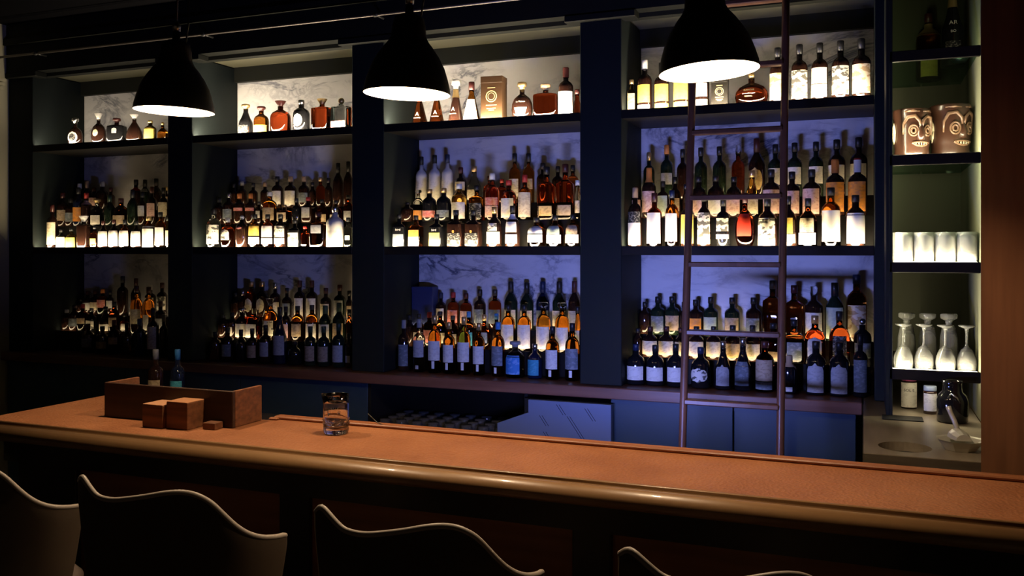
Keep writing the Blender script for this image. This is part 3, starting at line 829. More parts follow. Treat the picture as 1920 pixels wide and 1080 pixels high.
row(2, 'T', [
    (787, 172, 32, 'cone', 'brown', 'dark', '', dict(text=A_TXT(), desc='brown cone bottle with white A')),
    (819, 166, 30, 'cone', 'brown', 'white/flare', '', dict(text=A_TXT(), desc='brown cone bottle with white A')),
    (855, 150, 30, 'cone', 'dark', 'white/knob', '', dict(text=A_TXT(), neck=('gold', .60, .78), desc='cone bottle with A and gold neck')),
    (884, 154, 34, 'cone', 'amber', 'dark', 'white:.05-.58:70', dict(desc='amber pyramid bottle with tall white label')),
    (926, 146, 42, 'square', 'dark', 'dark', '', dict(box=gift_box('gift_box', M_gift), cat='box', desc='tall brown gift box with gold emblem')),
    (979, 155, 41, 'round', 'dark', 'gold/knob', 'white:.05-.34:36:taper', dict(text=[('La Maison', .0125, .47, 'w', 0)], desc='round dark decanter with white lettering and label')),
    (1023, 158, 46, 'flask', 'red', 'cork/knob', '', dict(desc='wide red flask with cork stopper')),
    (1061, 127, 28, 'rum', 'dark', 'dark', 'white:.02-.52:75', dict(neck=('dark', .80, .99), desc='tall bottle, dark red cap, white label with string')),
    (1082, 168, 14, 'round', 'red', 'dark', '', dict(desc='narrow red bottle half hidden by the post'))])
row(3, 'T', [
    (1179, 150, 16, 'square', 'honey', 'gold', 'tan:.1-.6:40', dict(desc='small tan bottle against the left panel')),
    (1209, 113, 27, 'rum', 'dark', 'white', 'yellow:.20-.53:62;white:.04-.16:62'),
    (1241, 118, 28, 'rum', 'dark', 'black', 'yellow:.22-.56:62;yellow:.06-.18:62'),
    (1278, 112, 30, 'rum', 'dark', 'black', 'yellow:.22-.60:62;yellow:.06-.18:62', dict(desc='tall dark bottle with broad yellow label')),
    (1316, 118, 27, 'rum', 'dark', 'black', 'white:.28-.56:62;plain:.10-.22:62'),
    (1350, 149, 30, 'square', 'black', 'black', '', dict(box=gift_box('carton', M_tin), cat='box', desc='small black carton with gold print')),
    (1409, 136, 62, 'round', 'red', 'gold/ball', '', dict(text=[('BLANCHE', .0115, .45, 'g', 0), ('Grande Champagne', .0075, .36, 'w', 0), ('COGNAC', .0085, .28, 'g', 0)], desc='large round red flask with gold lettering')),
    (1458, 90, 29, 'rum', 'dark', 'black', 'sepia:.10-.55:66'),
    (1499, 84, 30, 'rum', 'dark', 'black', 'picture:.10-.56:66'),
    (1537, 81, 30, 'rum', 'dark', 'black', 'white:.32-.58:66;sepia:.10-.31:66'),
    (1576, 77, 32, 'rum', 'dark', 'black', 'picture:.12-.58:66'),
    (1615, 73, 34, 'rum', 'dark', 'black', 'sepia:.12-.58:66')])
# ---- middle shelves
row(0, 'M1', [
    (98, 384, 18, 'rum', 'dark', 'dark', 'cream:.10-.60:70'),
    (115, 430, 18, 'squat', 'green', 'black', 'plain:.06-.60:75'),
    (134, 428, 20, 'squat', 'honey', 'black', 'yellow:.05-.55:75'),
    (157, 405, 22, 'block', 'dark', 'white/flare', '', dict(desc='dark square decanter with cream flared stopper')),
    (178, 424, 15, 'square', 'brown', 'black', 'yellow:.20-.45:40'),
    (194, 414, 19, 'squat', 'dark', 'dark', 'plain:.10-.62:72'),
    (214, 412, 20, 'squat', 'dark', 'dark', 'plain:.10-.62:72'),
    (234, 412, 20, 'squat', 'brown', 'black', 'plain:.10-.62:72'),
    (256, 414, 20, 'squat', 'dark', 'black', 'plain:.10-.62:72'),
    (279, 406, 23, 'whisky', 'brown', 'gold', 'plain:.03-.62:75', dict(neck=('white', .66, .70), desc='bottle with tall white label and string')),
    (301, 398, 20, 'whisky', 'amber', 'black', 'plain:.10-.58:66'),
    (315, 404, 9, 'rum', 'honey', 'black', 'cream:.1-.55:60')])
row(0, 'M2', [
    (100, 362, 20, 'rum', 'dark', 'dark', 'tan:.2-.5:60'), (121, 372, 19, 'rum', 'dark', 'black', 'slate:.2-.5:60'),
    (138, 352, 19, 'rum', 'navy', 'black', 'orange:.15-.50:60'), (159, 362, 20, 'rum', 'dark', 'red', 'pinkish:.66-.78:90'),
    (182, 373, 23, 'squat', 'clear', 'gold/knob', 'white:.10-.42:50'), (206, 366, 20, 'wine', 'green', 'green', ''),
    (227, 372, 28, 'squat', 'brown', 'dark', 'tan:.1-.4:60'), (249, 356, 20, 'wine', 'green', 'black', ''),
    (267, 360, 16, 'rum', 'dark', 'black', 'grey:.3-.6:60'), (285, 350, 18, 'rum', 'dark', 'dark', 'pinkish:.25-.58:62'), (307, 352, 19, 'rum', 'dark', 'black', 'cream:.25-.62:62')])
row(0, 'M3', [
    (133, 345, 19, 'wine', 'dark', 'white', ''), (148, 340, 17, 'wine', 'green', 'cork', ''), (166, 352, 18, 'rum', 'dark', 'dark', 'pinkish:.3-.6:60'), (186, 341, 22, 'rum', 'dark', 'grey', ''),
    (208, 352, 15, 'rum', 'dark', 'dark', ''), (255, 337, 20, 'rum', 'dark', 'black', 'red:.66-.76:80'), (272, 337, 18, 'wine', 'green', 'black', 'grey:.62-.72:60'), (293, 335, 19, 'wine', 'dark', 'black', ''), (311, 350, 16, 'rum', 'dark', 'gold', 'tan:.3-.6:50')])
row(1, 'M1', [
    (401, 392, 26, 'whisky', 'clear', 'black', 'picture:.12-.60:70', dict(desc='clear bottle with white and black label')),
    (427, 408, 26, 'squat', 'red', 'grey', 'picture:.28-.62:38:arch'),
    (454, 404, 25, 'whisky', 'dark', 'white/ball', 'rose:.58-.66:25:oval', dict(desc='dark bottle with round red seal')),
    (478, 402, 23, 'whisky', 'amber', 'black', 'yellow:.38-.66:64;white:.14-.34:64', dict(desc='amber bottle with yellow and white label')),
    (502, 402, 23, 'whisky', 'red', 'black', 'plain:.34-.66:64;plain:.14-.31:64'),
    (526, 402, 23, 'whisky', 'dark', 'black', 'picture:.34-.66:64;white:.14-.31:64'),
    (553, 412, 23, 'square', 'black', 'black', 'picture:.08-.55:42', dict(desc='black square bottle with white print')),
    (572, 424, 14, 'square', 'red', 'red', ''),
    (597, 398, 30, 'square', 'brown', 'dark', 'grey:.42-.64:34', dict(desc='brown square bottle with small grey label')),
    (628, 388, 33, 'whisky', 'frost', 'silver', 'plain:.06-.46:44:arch', dict(desc='white frosted bottle with silver cap')),
    (653, 408, 15, 'square', 'clear', 'black', 'plain:.28-.42:30')])
row(1, 'M2', [
    (402, 372, 20, 'rum', 'dark', 'black', ''), (426, 362, 22, 'rum', 'dark', 'silver', 'slate:.2-.5:60'), (449, 363, 21, 'rum', 'dark', 'orange', 'rose:.45-.55:60'), (470, 363, 20, 'rum', 'dark', 'orange', 'rose:.45-.55:60'),
    (486, 378, 11, 'square', 'dark', 'black', 'grey:.3-.6:40'), (506, 360, 26, 'whisky', 'amber', 'white', 'tan:.15-.52:62'), (533, 384, 24, 'square', 'brown', 'gold', 'tan:.2-.6:40'), (556, 372, 18, 'rum', 'black', 'black', ''),
    (578, 370, 22, 'square', 'dark', 'red', 'grey:.25-.62:40'), (604, 374, 22, 'squat', 'red', 'black', 'tan:.1-.4:60'), (630, 376, 22, 'squat', 'red', 'black', 'grey:.1-.4:60'), (653, 366, 17, 'whisky', 'red', 'black', 'grey:.15-.45:60')])
row(1, 'M3', [
    (430, 345, 18, 'rum', 'dark', 'black', ''), (453, 340, 18, 'rum', 'dark', 'grey', ''), (475, 343, 17, 'rum', 'dark', 'black', ''), (497, 342, 17, 'rum', 'dark', 'tan' if 'tan' in CAPM else 'cork', ''),
    (520, 331, 21, 'rum', 'dark', 'black', 'white:.16-.56:62'), (545, 331, 22, 'rum', 'dark', 'cork', 'white:.14-.56:62'), (570, 331, 20, 'rum', 'dark', 'cork', 'slate:.2-.5:60'), (586, 342, 13, 'rum', 'dark', 'black', ''),
    (601, 333, 18, 'whisky', 'red', 'gold', ''), (616, 334, 14, 'rum', 'dark', 'black', ''), (634, 306, 19, 'wine', 'dark', 'black', ''), (653, 303, 18, 'wine', 'dark', 'black', '')])
B_TXT = [('bird', .017, .52, 'w', 0)]
row(2, 'M1', [
    (749, 402, 25, 'square', 'black', 'black', 'slate:.08-.42:40', dict(text=B_TXT, desc='black square bottle, bluish label')),
    (780, 404, 25, 'square', 'brown', 'black', 'orange:.36-.56:42;white:.08-.355:42', dict(desc='square bottle with orange and white label')),
    (819, 402, 26, 'square', 'black', 'black', 'yellow:.08-.46:42', dict(text=[('bird', .017, .51, 'w', 0)], desc='black square bottle, yellow label')),
    (855, 394, 29, 'square', 'dark', 'black', 'black:.08-.40:44;plain:.14-.22:20;orange:.40-.48:9:oval', dict(desc='dark square bottle with small orange seal')),
    (888, 394, 29, 'square', 'dark', 'black', 'black:.08-.40:44;plain:.14-.22:20;orange:.40-.48:9:oval', dict(desc='dark square bottle with small orange seal')),
    (927, 388, 29, 'squat', 'dark', 'gold', 'picture:.42-.60:38;plain:.12-.40:62'),
    (961, 386, 28, 'squat', 'dark', 'black', 'plain:.38-.62:48;plain:.12-.33:52', dict(neck=('white', .68, .80))),
    (1006, 408, 33, 'squat', 'brown', 'black', 'plain:.48-.72:62;plain:.20-.45:62', dict(desc='short brown bottle with two white labels')),
    (1041, 404, 32, 'squat', 'brown', 'black', 'green:.42-.68:55;plain:.16-.41:66'),
    (1074, 402, 27, 'squat', 'brown', 'black', 'tan:.42-.68:55;plain:.16-.41:66')])
row(2, 'M2', [
    (745, 380, 24, 'whisky', 'dark', 'black', ''), (768, 357, 19, 'whisky', 'clear', 'crystal/knob', 'orange:.10-.38:62'),
    (802, 355, 27, 'whisky', 'black', 'gold', 'rose:.16-.36:62'), (832, 353, 27, 'whisky', 'black', 'gold', 'slate:.16-.36:62'),
    (861, 345, 29, 'whisky', 'honey', 'white', 'white:.10-.52:66', dict(desc='golden bottle with broad white label')), (894, 348, 27, 'square', 'amber', 'black', 'black:.10-.52:42', dict(desc='amber bottle with black figure label')),
    (923, 325, 27, 'whisky', 'pink', 'white', 'rose:.34-.50:62;pinkish:.10-.33:62'), (954, 338, 29, 'whisky', 'pink', 'red', 'white:.10-.56:62'),
    (984, 328, 25, 'rum', 'amber', 'red', 'cream:.10-.62:66', dict(desc='amber bottle with tall cream label')), (1025, 313, 32, 'square', 'red', 'black', 'gold:.10-.28:38', dict(desc='red square bottle, low gold label')),
    (1060, 308, 32, 'square', 'red', 'dark', 'tan:.10-.28:38', dict(desc='red square bottle, low tan label')), (1083, 338, 9, 'whisky', 'clear', 'white', 'cream:.2-.5:50')])
row(2, 'M3', [
    (790, 294, 21, 'rum', 'frost', 'black', 'white:.06-.50:70', dict(desc='clear white bottle with hanging tag')), (815, 291, 22, 'rum', 'frost', 'black', 'white:.06-.50:70'), (839, 290, 22, 'rum', 'frost', 'navy', 'white:.06-.50:70', dict(desc='frosted bottle with tag and navy cap')),
    (864, 314, 22, 'rum', 'dark', 'dark', 'cream:.40-.62:60'), (889, 312, 28, 'bell', 'clear', 'gold', 'cream:.15-.40:40', dict(desc='clear bell shaped bottle with gold cap')),
    (918, 330, 24, 'squat', 'red', 'dark', ''), (941, 336, 20, 'squat', 'red', 'red', ''), (965, 288, 22, 'rum', 'amber', 'black', 'cream:.16-.50:62'), (991, 288, 22, 'rum', 'amber', 'black', 'tan:.3-.5:62'), (1018, 306, 24, 'rum', 'dark', 'black', ''), (1046, 312, 22, 'rum', 'dark', 'black', ''), (1074, 310, 22, 'rum', 'brown', 'black', '')])
row(3, 'M1', [
    (1191, 352, 26, 'rum', 'dark', 'cork', 'black:.42-.60:64;plain:.06-.42:64', dict(desc='dark tall bottle with black and white label')),
    (1227, 362, 28, 'rum', 'red', 'dark', 'plain:.09-.64:66'),
    (1260, 357, 25, 'whisky', 'amber', 'navy', 'plain:.12-.60:66'),
    (1289, 364, 25, 'rum', 'dark', 'black', 'yellow:.09-.62:64'),
    (1320, 365, 25, 'whisky', 'dark', 'black', 'picture:.08-.66:66', dict(desc='dark bottle with grey figure label')),
    (1356, 372, 26, 'rum', 'black', 'black', 'picture:.34-.60:60;plain:.19-.28:62', dict(desc='black bottle with patterned white label')),
    (1397, 362, 38, 'round', 'red', 'dark', 'red:.22-.62:44', dict(desc='red amber bottle with big red label')),
    (1439, 372, 36, 'squat', 'dark', 'black', 'picture:.06-.60:58', dict(desc='squat dark bottle with bluish picture label')),
    (1478, 368, 31, 'squat', 'dark', 'black', 'yellow:.28-.58:40;cream:.10-.27:60'),
    (1515, 372, 33, 'squat', 'brown', 'black', 'cream:.32-.60:50;white:.08-.31:66'),
    (1558, 352, 35, 'whisky', 'amber', 'black', 'plain:.11-.62:64', dict(desc='amber bottle with big glowing white label')),
    (1604, 366, 35, 'whisky', 'dark', 'black', 'plain:.09-.66:64')])
row(3, 'M2', [
    (1186, 350, 18, 'rum', 'dark', 'dark', 'pinkish:.2-.6:60'), (1217, 315, 26, 'rum', 'dark', 'orange', 'pinkish:.15-.55:62', dict(neck=('orange', .72, .92))), (1243, 340, 22, 'rum', 'dark', 'black', 'green:.1-.62:62'),
    (1266, 332, 22, 'squat', 'dark', 'black', 'tan:.2-.5:62'), (1286, 345, 13, 'rum', 'dark', 'black', ''), (1310, 332, 28, 'whisky', 'dark', 'black', 'pinkish:.12-.48:62'), (1342, 330, 30, 'whisky', 'dark', 'black', 'white:.12-.46:62'), (1376, 332, 28, 'whisky', 'dark', 'black', 'pinkish:.12-.48:62'),
    (1410, 320, 30, 'bell', 'honey', 'gold', 'cream:.10-.44:62', dict(desc='golden clear bell bottle with gold cap')), (1446, 318, 32, 'rum', 'dark', 'black', 'pinkish:.10-.58:64'), (1485, 322, 30, 'rum', 'dark', 'black', 'pinkish:.10-.58:64'), (1522, 318, 33, 'rum', 'dark', 'black', 'pinkish:.08-.60:64', dict(desc='tall dark bottle, pale pink framed label')),
    (1566, 299, 34, 'rum', 'dark', 'orange', 'orange:.10-.60:66', dict(neck=('orange', .76, .97))), (1608, 297, 34, 'rum', 'dark', 'red', 'orange:.10-.60:66', dict(neck=('white', .76, .97)))])
row(3, 'M3', [
    (1217, 286, 21, 'rum', 'green', 'gold', ''), (1250, 272, 23, 'rum', 'green', 'orange', 'grey:.3-.5:60'), (1280, 280, 22, 'rum', 'dark', 'black', ''), (1314, 277, 24, 'rum', 'green', 'black', ''), (1349, 275, 25, 'rum', 'green', 'black', ''), (1384, 273, 24, 'rum', 'red', 'crystal', ''),
    (1419, 260, 30, 'wine', 'dark', 'dark', 'gold:.12-.52:55:oval', dict(desc='dark wine bottle with large gold oval label')), (1454, 271, 27, 'rum', 'green', 'black', 'white:.26-.56:62'), (1490, 268, 27, 'rum', 'green', 'black', 'white:.26-.56:62'), (1530, 266, 27, 'rum', 'green', 'black', 'white:.26-.56:62'),
    (1569, 262, 31, 'rum', 'dark', 'black', 'white:.24-.56:66'), (1610, 258, 31, 'rum', 'dark', 'black', 'white:.24-.56:66')])
# ---- back counter rows
row(0, 'B1', [
    (165, 607, 22, 'rum', 'dark', 'black', 'slate:.2-.5:60'), (192, 612, 22, 'whisky', 'dark', 'black', 'tan:.2-.45:60'), (214, 600, 20, 'rum', 'brown', 'dark', 'tan:.3-.5:60'), (238, 605, 22, 'squat', 'dark', 'black', ''),
    (262, 598, 22, 'rum', 'navy', 'navy', ''), (287, 578, 21, 'rum', 'dark', 'black', 'cream:.16-.62:60'), (307, 590, 16, 'rum', 'green', 'grey', '')])
row(0, 'B2', [
    (108, 580, 18, 'rum', 'dark', 'white', ''), (128, 572, 20, 'whisky', 'dark', 'black', 'slate:.2-.5:60'), (150, 570, 20, 'rum', 'red', 'red', 'tan:.3-.5:60'), (172, 578, 20, 'squat', 'black', 'silver', 'picture:.15-.5:60'), (198, 575, 22, 'bell', 'dark', 'black', 'white:.08-.34:60'),
    (214, 566, 19, 'whisky', 'red', 'black', 'tan:.22-.5:60'), (234, 588, 20, 'round', 'red', 'black', 'white:.2-.5:30'), (256, 536, 22, 'whisky', 'amber', 'dark', 'cream:.22-.52:62', dict(desc='bright amber bottle with cream label')), (279, 538, 22, 'whisky', 'amber', 'dark', 'white:.10-.42:30', dict(desc='bright amber bottle with small white label')), (301, 565, 20, 'rum', 'dark', 'dark', 'grey:.2-.5:40')])
row(0, 'B3', [
    (120, 560, 16, 'rum', 'dark', 'black', ''), (143, 546, 18, 'rum', 'dark', 'dark', 'white:.22-.52:60'), (160, 544, 17, 'rum', 'dark', 'dark', 'cream:.2-.52:60'), (190, 542, 20, 'rum', 'red', 'orange', 'rose:.3-.6:60'), (207, 545, 14, 'rum', 'dark', 'black', 'white:.3-.6:60'), (230, 518, 20, 'rum', 'dark', 'black', ''),
    (255, 522, 18, 'wine', 'dark', 'dark', ''), (282, 534, 20, 'rum', 'dark', 'white', 'cream:.24-.6:60'), (304, 530, 19, 'rum', 'dark', 'dark', 'picture:.22-.6:62')])
row(1, 'B1', [
    (404, 622, 22, 'rum', 'dark', 'black', ''), (427, 614, 22, 'rum', 'dark', 'black', 'slate:.14-.5:60'), (452, 618, 20, 'wine', 'black', 'black', ''), (473, 616, 20, 'rum', 'dark', 'black', 'tan:.14-.5:60'), (498, 610, 23, 'rum', 'dark', 'black', 'grey:.18-.55:60'),
    (525, 576, 26, 'bell', 'navy', 'black', 'grey:.16-.5:60', dict(desc='tall dark blue bell bottle')), (553, 640, 26, 'squat', 'black', 'black', ''), (582, 612, 22, 'rum', 'green', 'green', 'tan:.12-.5:60'), (607, 612, 23, 'rum', 'green', 'green', 'tan:.12-.5:60'), (635, 606, 24, 'rum', 'green', 'green', 'grey:.12-.5:62'), (654, 625, 13, 'rum', 'dark', 'black', 'grey:.15-.35:50')])
row(1, 'B2', [
    (388, 590, 20, 'whisky', 'dark', 'black', ''), (409, 585, 20, 'rum', 'dark', 'black', 'white:.15-.45:30'), (433, 577, 24, 'squat', 'dark', 'silver/knob', 'white:.08-.5:60'), (469, 578, 29, 'block', 'red', 'crystal/cross', 'white:.08-.5:40', dict(desc='square red decanter with crystal cross stopper', rot=0)), (507, 560, 28, 'squat', 'amber', 'crystal/flare', 'picture:.12-.48:50', dict(desc='amber decanter with crystal stopper')),
    (536, 575, 20, 'rum', 'dark', 'black', 'pinkish:.1-.5:50'), (558, 574, 23, 'whisky', 'amber', 'black', 'tan:.15-.5:50'), (585, 572, 23, 'whisky', 'amber', 'black', 'white:.1-.5:60'), (610, 573, 24, 'wine', 'green', 'green', 'grey:.08-.5:66'), (636, 568, 24, 'wine', 'green', 'green', 'tan:.08-.5:66'), (655, 580, 12, 'rum', 'brown', 'black', '')])
row(1, 'B3', [
    (414, 548, 18, 'rum', 'dark', 'black', ''), (432, 545, 14, 'rum', 'dark', 'silver', ''), (453, 528, 24, 'whisky', 'red', 'gold', 'cream:.22-.58:38:oval', dict(desc='red brown bottle, cream oval label')), (487, 528, 24, 'whisky', 'dark', 'gold', 'cream:.22-.58:38:oval', dict(desc='dark bottle, cream oval label')), (516, 530, 20, 'rum', 'dark', 'silver', 'cream:.2-.5:60'), (538, 540, 18, 'rum', 'dark', 'black', 'slate:.2-.55:60'),
    (562, 526, 21, 'rum', 'dark', 'dark', 'white:.14-.58:62'), (585, 526, 21, 'rum', 'dark', 'dark', 'white:.14-.58:62'), (611, 540, 21, 'rum', 'dark', 'dark', 'cream:.14-.55:62'), (637, 534, 22, 'rum', 'green', 'dark', 'grey:.2-.6:62'), (655, 545, 12, 'rum', 'dark', 'black', 'tan:.2-.55:50')])
row(2, 'B1', [
    (757, 600, 21, 'rum', 'dark', 'grey', 'slate:.10-.52:66'), (786, 598, 23, 'rum', 'clear', 'grey', 'grey:.28-.60:66;grey:.06-.13:15'), (815, 592, 25, 'whisky', 'amber', 'gold', 'white:.22-.56:62;plain:.08-.21:12'), (842, 604, 23, 'whisky', 'amber', 'gold', 'white:.22-.56:62;plain:.08-.21:12'), (870, 594, 25, 'whisky', 'amber', 'gold', 'white:.22-.56:62;plain:.08-.21:12'), (898, 606, 23, 'whisky', 'amber', 'gold', 'white:.22-.56:62;plain:.08-.21:12'),
    (934, 604, 25, 'whisky', 'amber', 'blue', 'slate:.20-.56:64;plain:.06-.17:12', dict(desc='amber bottle with slate label and blue cap')), (966, 640, 36, 'squat', 'clear', 'grey/knob', 'blue:.10-.62:50', dict(desc='squat clear bottle with bright blue label')), (1003, 645, 28, 'squat', 'navy', 'silver', 'teal:.10-.55:50'), (1036, 612, 26, 'whisky', 'amber', 'black', 'white:.20-.56:62;plain:.06-.18:12'), (1073, 606, 27, 'whisky', 'amber', 'black', 'slate:.20-.56:64;plain:.06-.18:12')])
row(2, 'B2', [
    (744, 590, 18, 'rum', 'dark', 'black', ''), (770, 588, 21, 'rum', 'dark', 'black', 'white:.2-.45:60'), (795, 585, 22, 'rum', 'brown', 'red', 'rose:.15-.5:60'), (823, 584, 22, 'whisky', 'brown', 'black', 'cream:.14-.42:60'), (849, 592, 22, 'whisky', 'brown', 'black', 'tan:.15-.45:60'), (879, 584, 20, 'rum', 'brown', 'teal' if 'teal' in CAPM else 'blue', 'teal:.1-.45:60'), (908, 590, 24, 'round', 'red', 'gold', 'slate:.2-.5:40'), (931, 588, 15, 'rum', 'dark', 'blue', ''),
    (953, 572, 26, 'whisky', 'amber', 'black', 'white:.08-.58:66', dict(desc='amber bottle with tall white label')), (983, 572, 26, 'whisky', 'amber', 'black', 'white:.08-.58:66', dict(desc='amber bottle with tall white label')), (1019, 567, 27, 'whisky', 'amber', 'crystal/knob', 'white:.08-.52:66', dict(desc='amber bottle with clear stopper')), (1054, 568, 27, 'whisky', 'amber', 'crystal/knob', 'white:.08-.52:66', dict(desc='amber bottle with clear stopper')), (1083, 575, 10, 'whisky', 'amber', 'black', 'white:.08-.5:50')])
row(2, 'B3', [
    (795, 538, 42, 'square', 'navy', 'navy', '', dict(box=gift_box('carton', M_navybox, False), cat='box', desc='navy blue carton')), (827, 549, 19, 'rum', 'dark', 'navy', 'white:.2-.55:60'), (850, 548, 22, 'rum', 'red', 'red', 'rose:.15-.5:62'), (874, 550, 22, 'rum', 'red', 'dark', 'pinkish:.15-.5:62'), (900, 543, 22, 'rum', 'dark', 'black', 'slate:.15-.5:62'), (928, 543, 24, 'rum', 'red', 'black', 'slate:.15-.5:62'),
    (958, 528, 25, 'wine', 'green', 'black', 'cream:.05-.42:66'), (988, 530, 25, 'wine', 'green', 'black', 'cream:.05-.42:66'), (1018, 528, 25, 'wine', 'navy', 'navy', 'slate:.05-.42:66'), (1049, 528, 26, 'wine', 'green', 'black', 'cream:.05-.42:66'), (1077, 527, 23, 'wine', 'dark', 'dark', 'grey:.05-.42:66')])
row(3, 'B1', [
    (1191, 645, 34, 'squat', 'black', 'navy', 'white:.12-.46:62'), (1229, 647, 34, 'squat', 'black', 'black', 'white:.12-.46:62'), (1267, 645, 33, 'squat', 'black', 'black', 'white:.12-.46:62'), (1314, 651, 36, 'squat', 'black', 'navy', 'picture:.14-.50:60:oval', dict(desc='squat black bottle, flowery white label')),
    (1356, 640, 30, 'bell', 'black', 'silver', 'grey:.08-.52:52:arch', dict(desc='black bell bottle, house shaped label')), (1393, 635, 32, 'bell', 'black', 'silver', 'slate:.10-.56:52', dict(desc='black bell bottle, square framed label')), (1434, 640, 34, 'whisky', 'brown', 'dark', 'tan:.22-.64:62;slate:.05-.20:60', dict(desc='brown bottle with ornate tan label')), (1480, 666, 28, 'rum', 'black', 'tan' if 'tan' in CAPM else 'cork', 'white:.05-.17:25', dict(neck=('cork', .70, .98), desc='black bottle with tan neck wrap')),
    (1530, 640, 36, 'whisky', 'black', 'black', 'grey:.05-.60:52:arch'), (1574, 642, 36, 'whisky', 'black', 'black', 'grey:.05-.60:52:arch'), (1613, 628, 26, 'rum', 'black', 'black', 'slate:.08-.60:60', dict(desc='tall black bottle with upright lettering'))])
row(3, 'B2', [
    (1175, 615, 16, 'rum', 'dark', 'black', ''), (1208, 612, 30, 'squat', 'dark', 'dark', 'cream:.12-.55:66'), (1246, 612, 30, 'squat', 'dark', 'dark', 'cream:.12-.55:66'), (1275, 615, 22, 'squat', 'dark', 'dark', 'cream:.12-.55:66'), (1306, 612, 30, 'squat', 'dark', 'black', 'cream:.12-.55:66'), (1338, 612, 28, 'squat', 'dark', 'black', 'cream:.12-.55:66'), (1374, 610, 32, 'squat', 'dark', 'black', 'gold:.12-.5:66'), (1411, 610, 30, 'squat', 'dark', 'black', 'cream:.12-.5:66'),
    (1450, 606, 34, 'square', 'red', 'black', 'tan:.1-.3:40'), (1489, 600, 32, 'square', 'brown', 'black', 'slate:.1-.5:40'), (1528, 592, 38, 'squat', 'red', 'amber' if 'amber' in CAPM else 'gold', 'grey:.18-.58:40:arch', dict(desc='red bottle with arched grey label')), (1574, 584, 37, 'squat', 'red', 'black', 'black:.16-.56:40', dict(desc='red bottle with dark crest label')), (1617, 597, 32, 'whisky', 'black', 'silver/ball', 'slate:.2-.5:60')])
row(3, 'B3', [
    (1186, 566, 22, 'rum', 'dark', 'black', ''), (1215, 556, 26, 'rum', 'green', 'black', 'slate:.1-.5:60'), (1254, 556, 27, 'rum', 'green', 'black', 'tan:.14-.52:62'), (1278, 566, 16, 'rum', 'dark', 'black', ''), (1304, 562, 27, 'rum', 'dark', 'black', 'orange:.2-.5:62'), (1333, 557, 27, 'rum', 'green', 'black', 'green:.14-.5:62'), (1373, 558, 28, 'rum', 'green', 'black', 'tan:.14-.5:62'), (1413, 558, 28, 'rum', 'dark', 'black', 'slate:.14-.5:62'),
    (1449, 526, 34, 'square', 'amber', 'black', '', dict(desc='square amber bottle, plain')), (1489, 535, 32, 'square', 'amber', 'dark', '', dict(desc='square amber bottle, plain, dark cap')), (1526, 537, 33, 'rum', 'dark', 'crystal', 'white:.14-.52:62'), (1565, 530, 33, 'wine', 'green', 'black', 'green:.05-.58:64'), (1606, 515, 36, 'whisky', 'amber', 'navy', 'sepia:.08-.55:60', dict(desc='tall amber bottle with slanting label'))])
# ================================================================ THINGS ON THE BAR
tray = thing('wooden_tray', 'long open wooden tray standing at the back edge of the bar', 'tray', (-2.075, 2.29, 1.1008))
MB().bbox(-.262, .262, -.07, -.058, 0, .113, .0015).build('front_board', M_trayshade, tray)
MB().bbox(.250, .262, -.0575, .073, 0, .113, .0015).build('side_board', M_traywood, tray)
MB().bbox(-.262, -.250, -.0575, .073, 0, .113, .0015).build('side_board', M_traywood, tray)
MB().box(-.249, .249, -.0575, .073, .002, .010).build('bottom', M_trayshade, tray)
MB().box(-.249, .249, .063, .073, .0105, .05).build('back_board', M_trayshade, tray)
def block(name, label, x, y, sx, sy, h, rz=0, m=M_traywood, cat='box'):
    t = thing(name, label, cat, (x, y, 1.1008), R_(rz))
    MB().bbox(-sx / 2, sx / 2, -sy / 2, sy / 2, 0, h, .0012).build('body', m, t)
    return t
b1 = block('coaster_box', 'smaller wooden box with lamplit top, left of its neighbour before the tray', -2.05, 2.185, .082, .10, .069, -1)
MB().bbox(-.0405, .0405, -.0495, .0495, .0692, .072, .001).build('lid', mat('lid_wood_lamplit', (.50, .25, .13), .45), b1)  # lamplight on the box top put into a lighter lid colour
b2 = block('cube_box', 'wooden cube box with striped grain before the tray', -1.963, 2.185, .082, .082, .081, 0)
MB().bbox(-.0405, .0405, -.0405, .0405, .0812, .084, .001).build('lid', mat('lid_wood_toplit', (.42, .19, .085), .45), b2)  # lid lightened too, for the lamp shining on the cube from above
block('small_wooden_block', 'small flat wooden block between cube box and tray end', -1.868, 2.195, .045, .04, .02, 3, M_traywood, 'block')

gt = thing('mixing_glass', 'clear mixing glass standing alone on the bar top', 'glass', (-1.475, 2.275, 1.1008))
R = .0385; H = .117
vs = []; rows_ = []
prof = [(.030, 0), (.036, .002), (.0385, .010), (.0385, .05), (.0385, .09), (.0388, H), (.0368, H), (.0362, .09), (.036, .05), (.0355, .026), (.030, .019)]
m_ = MB(); n = 40
m_.lathe([(0, 0)] + prof + [(0, .018)], n)
for i, v in enumerate(m_.v):              # pouring lip on the left of the rim
    if v[2] > H - .004:
        a = math.atan2(v[1], v[0]); d = abs((a - R_(200) + PI) % (2 * PI) - PI)
        if d < .45:
            k = 1 + .20 * (1 - d / .45); m_.v[i] = (v[0] * k, v[1] * k, v[2] + .002)
m_.build('glass_body', M_clear, gt)
MB().lathe([(0, .0195), (.0353, .0265), (.0358, .070), (0, .070)], 32).build('water', mat('water', (.95, .93, .9), 0, trans=1, ior=1.33), gt)
cut = MB()
for k in range(14):
    a = 2 * PI * k / 14
    for dz, da in ((.0, 0), (.012, .22)):
        cut.lathe([(0, -.004), (.003, 0), (0, .004)], 6, (.0386 * math.cos(a + da), .0386 * math.sin(a + da), .032 + dz))
cut.build('cut_pattern', M_clear, gt)['kind'] = 'stuff'
wr = thing('wire', 'thin black wire curling on the bar rim behind the mixing glass', 'wire', (-1.42, 2.40, 1.1065))
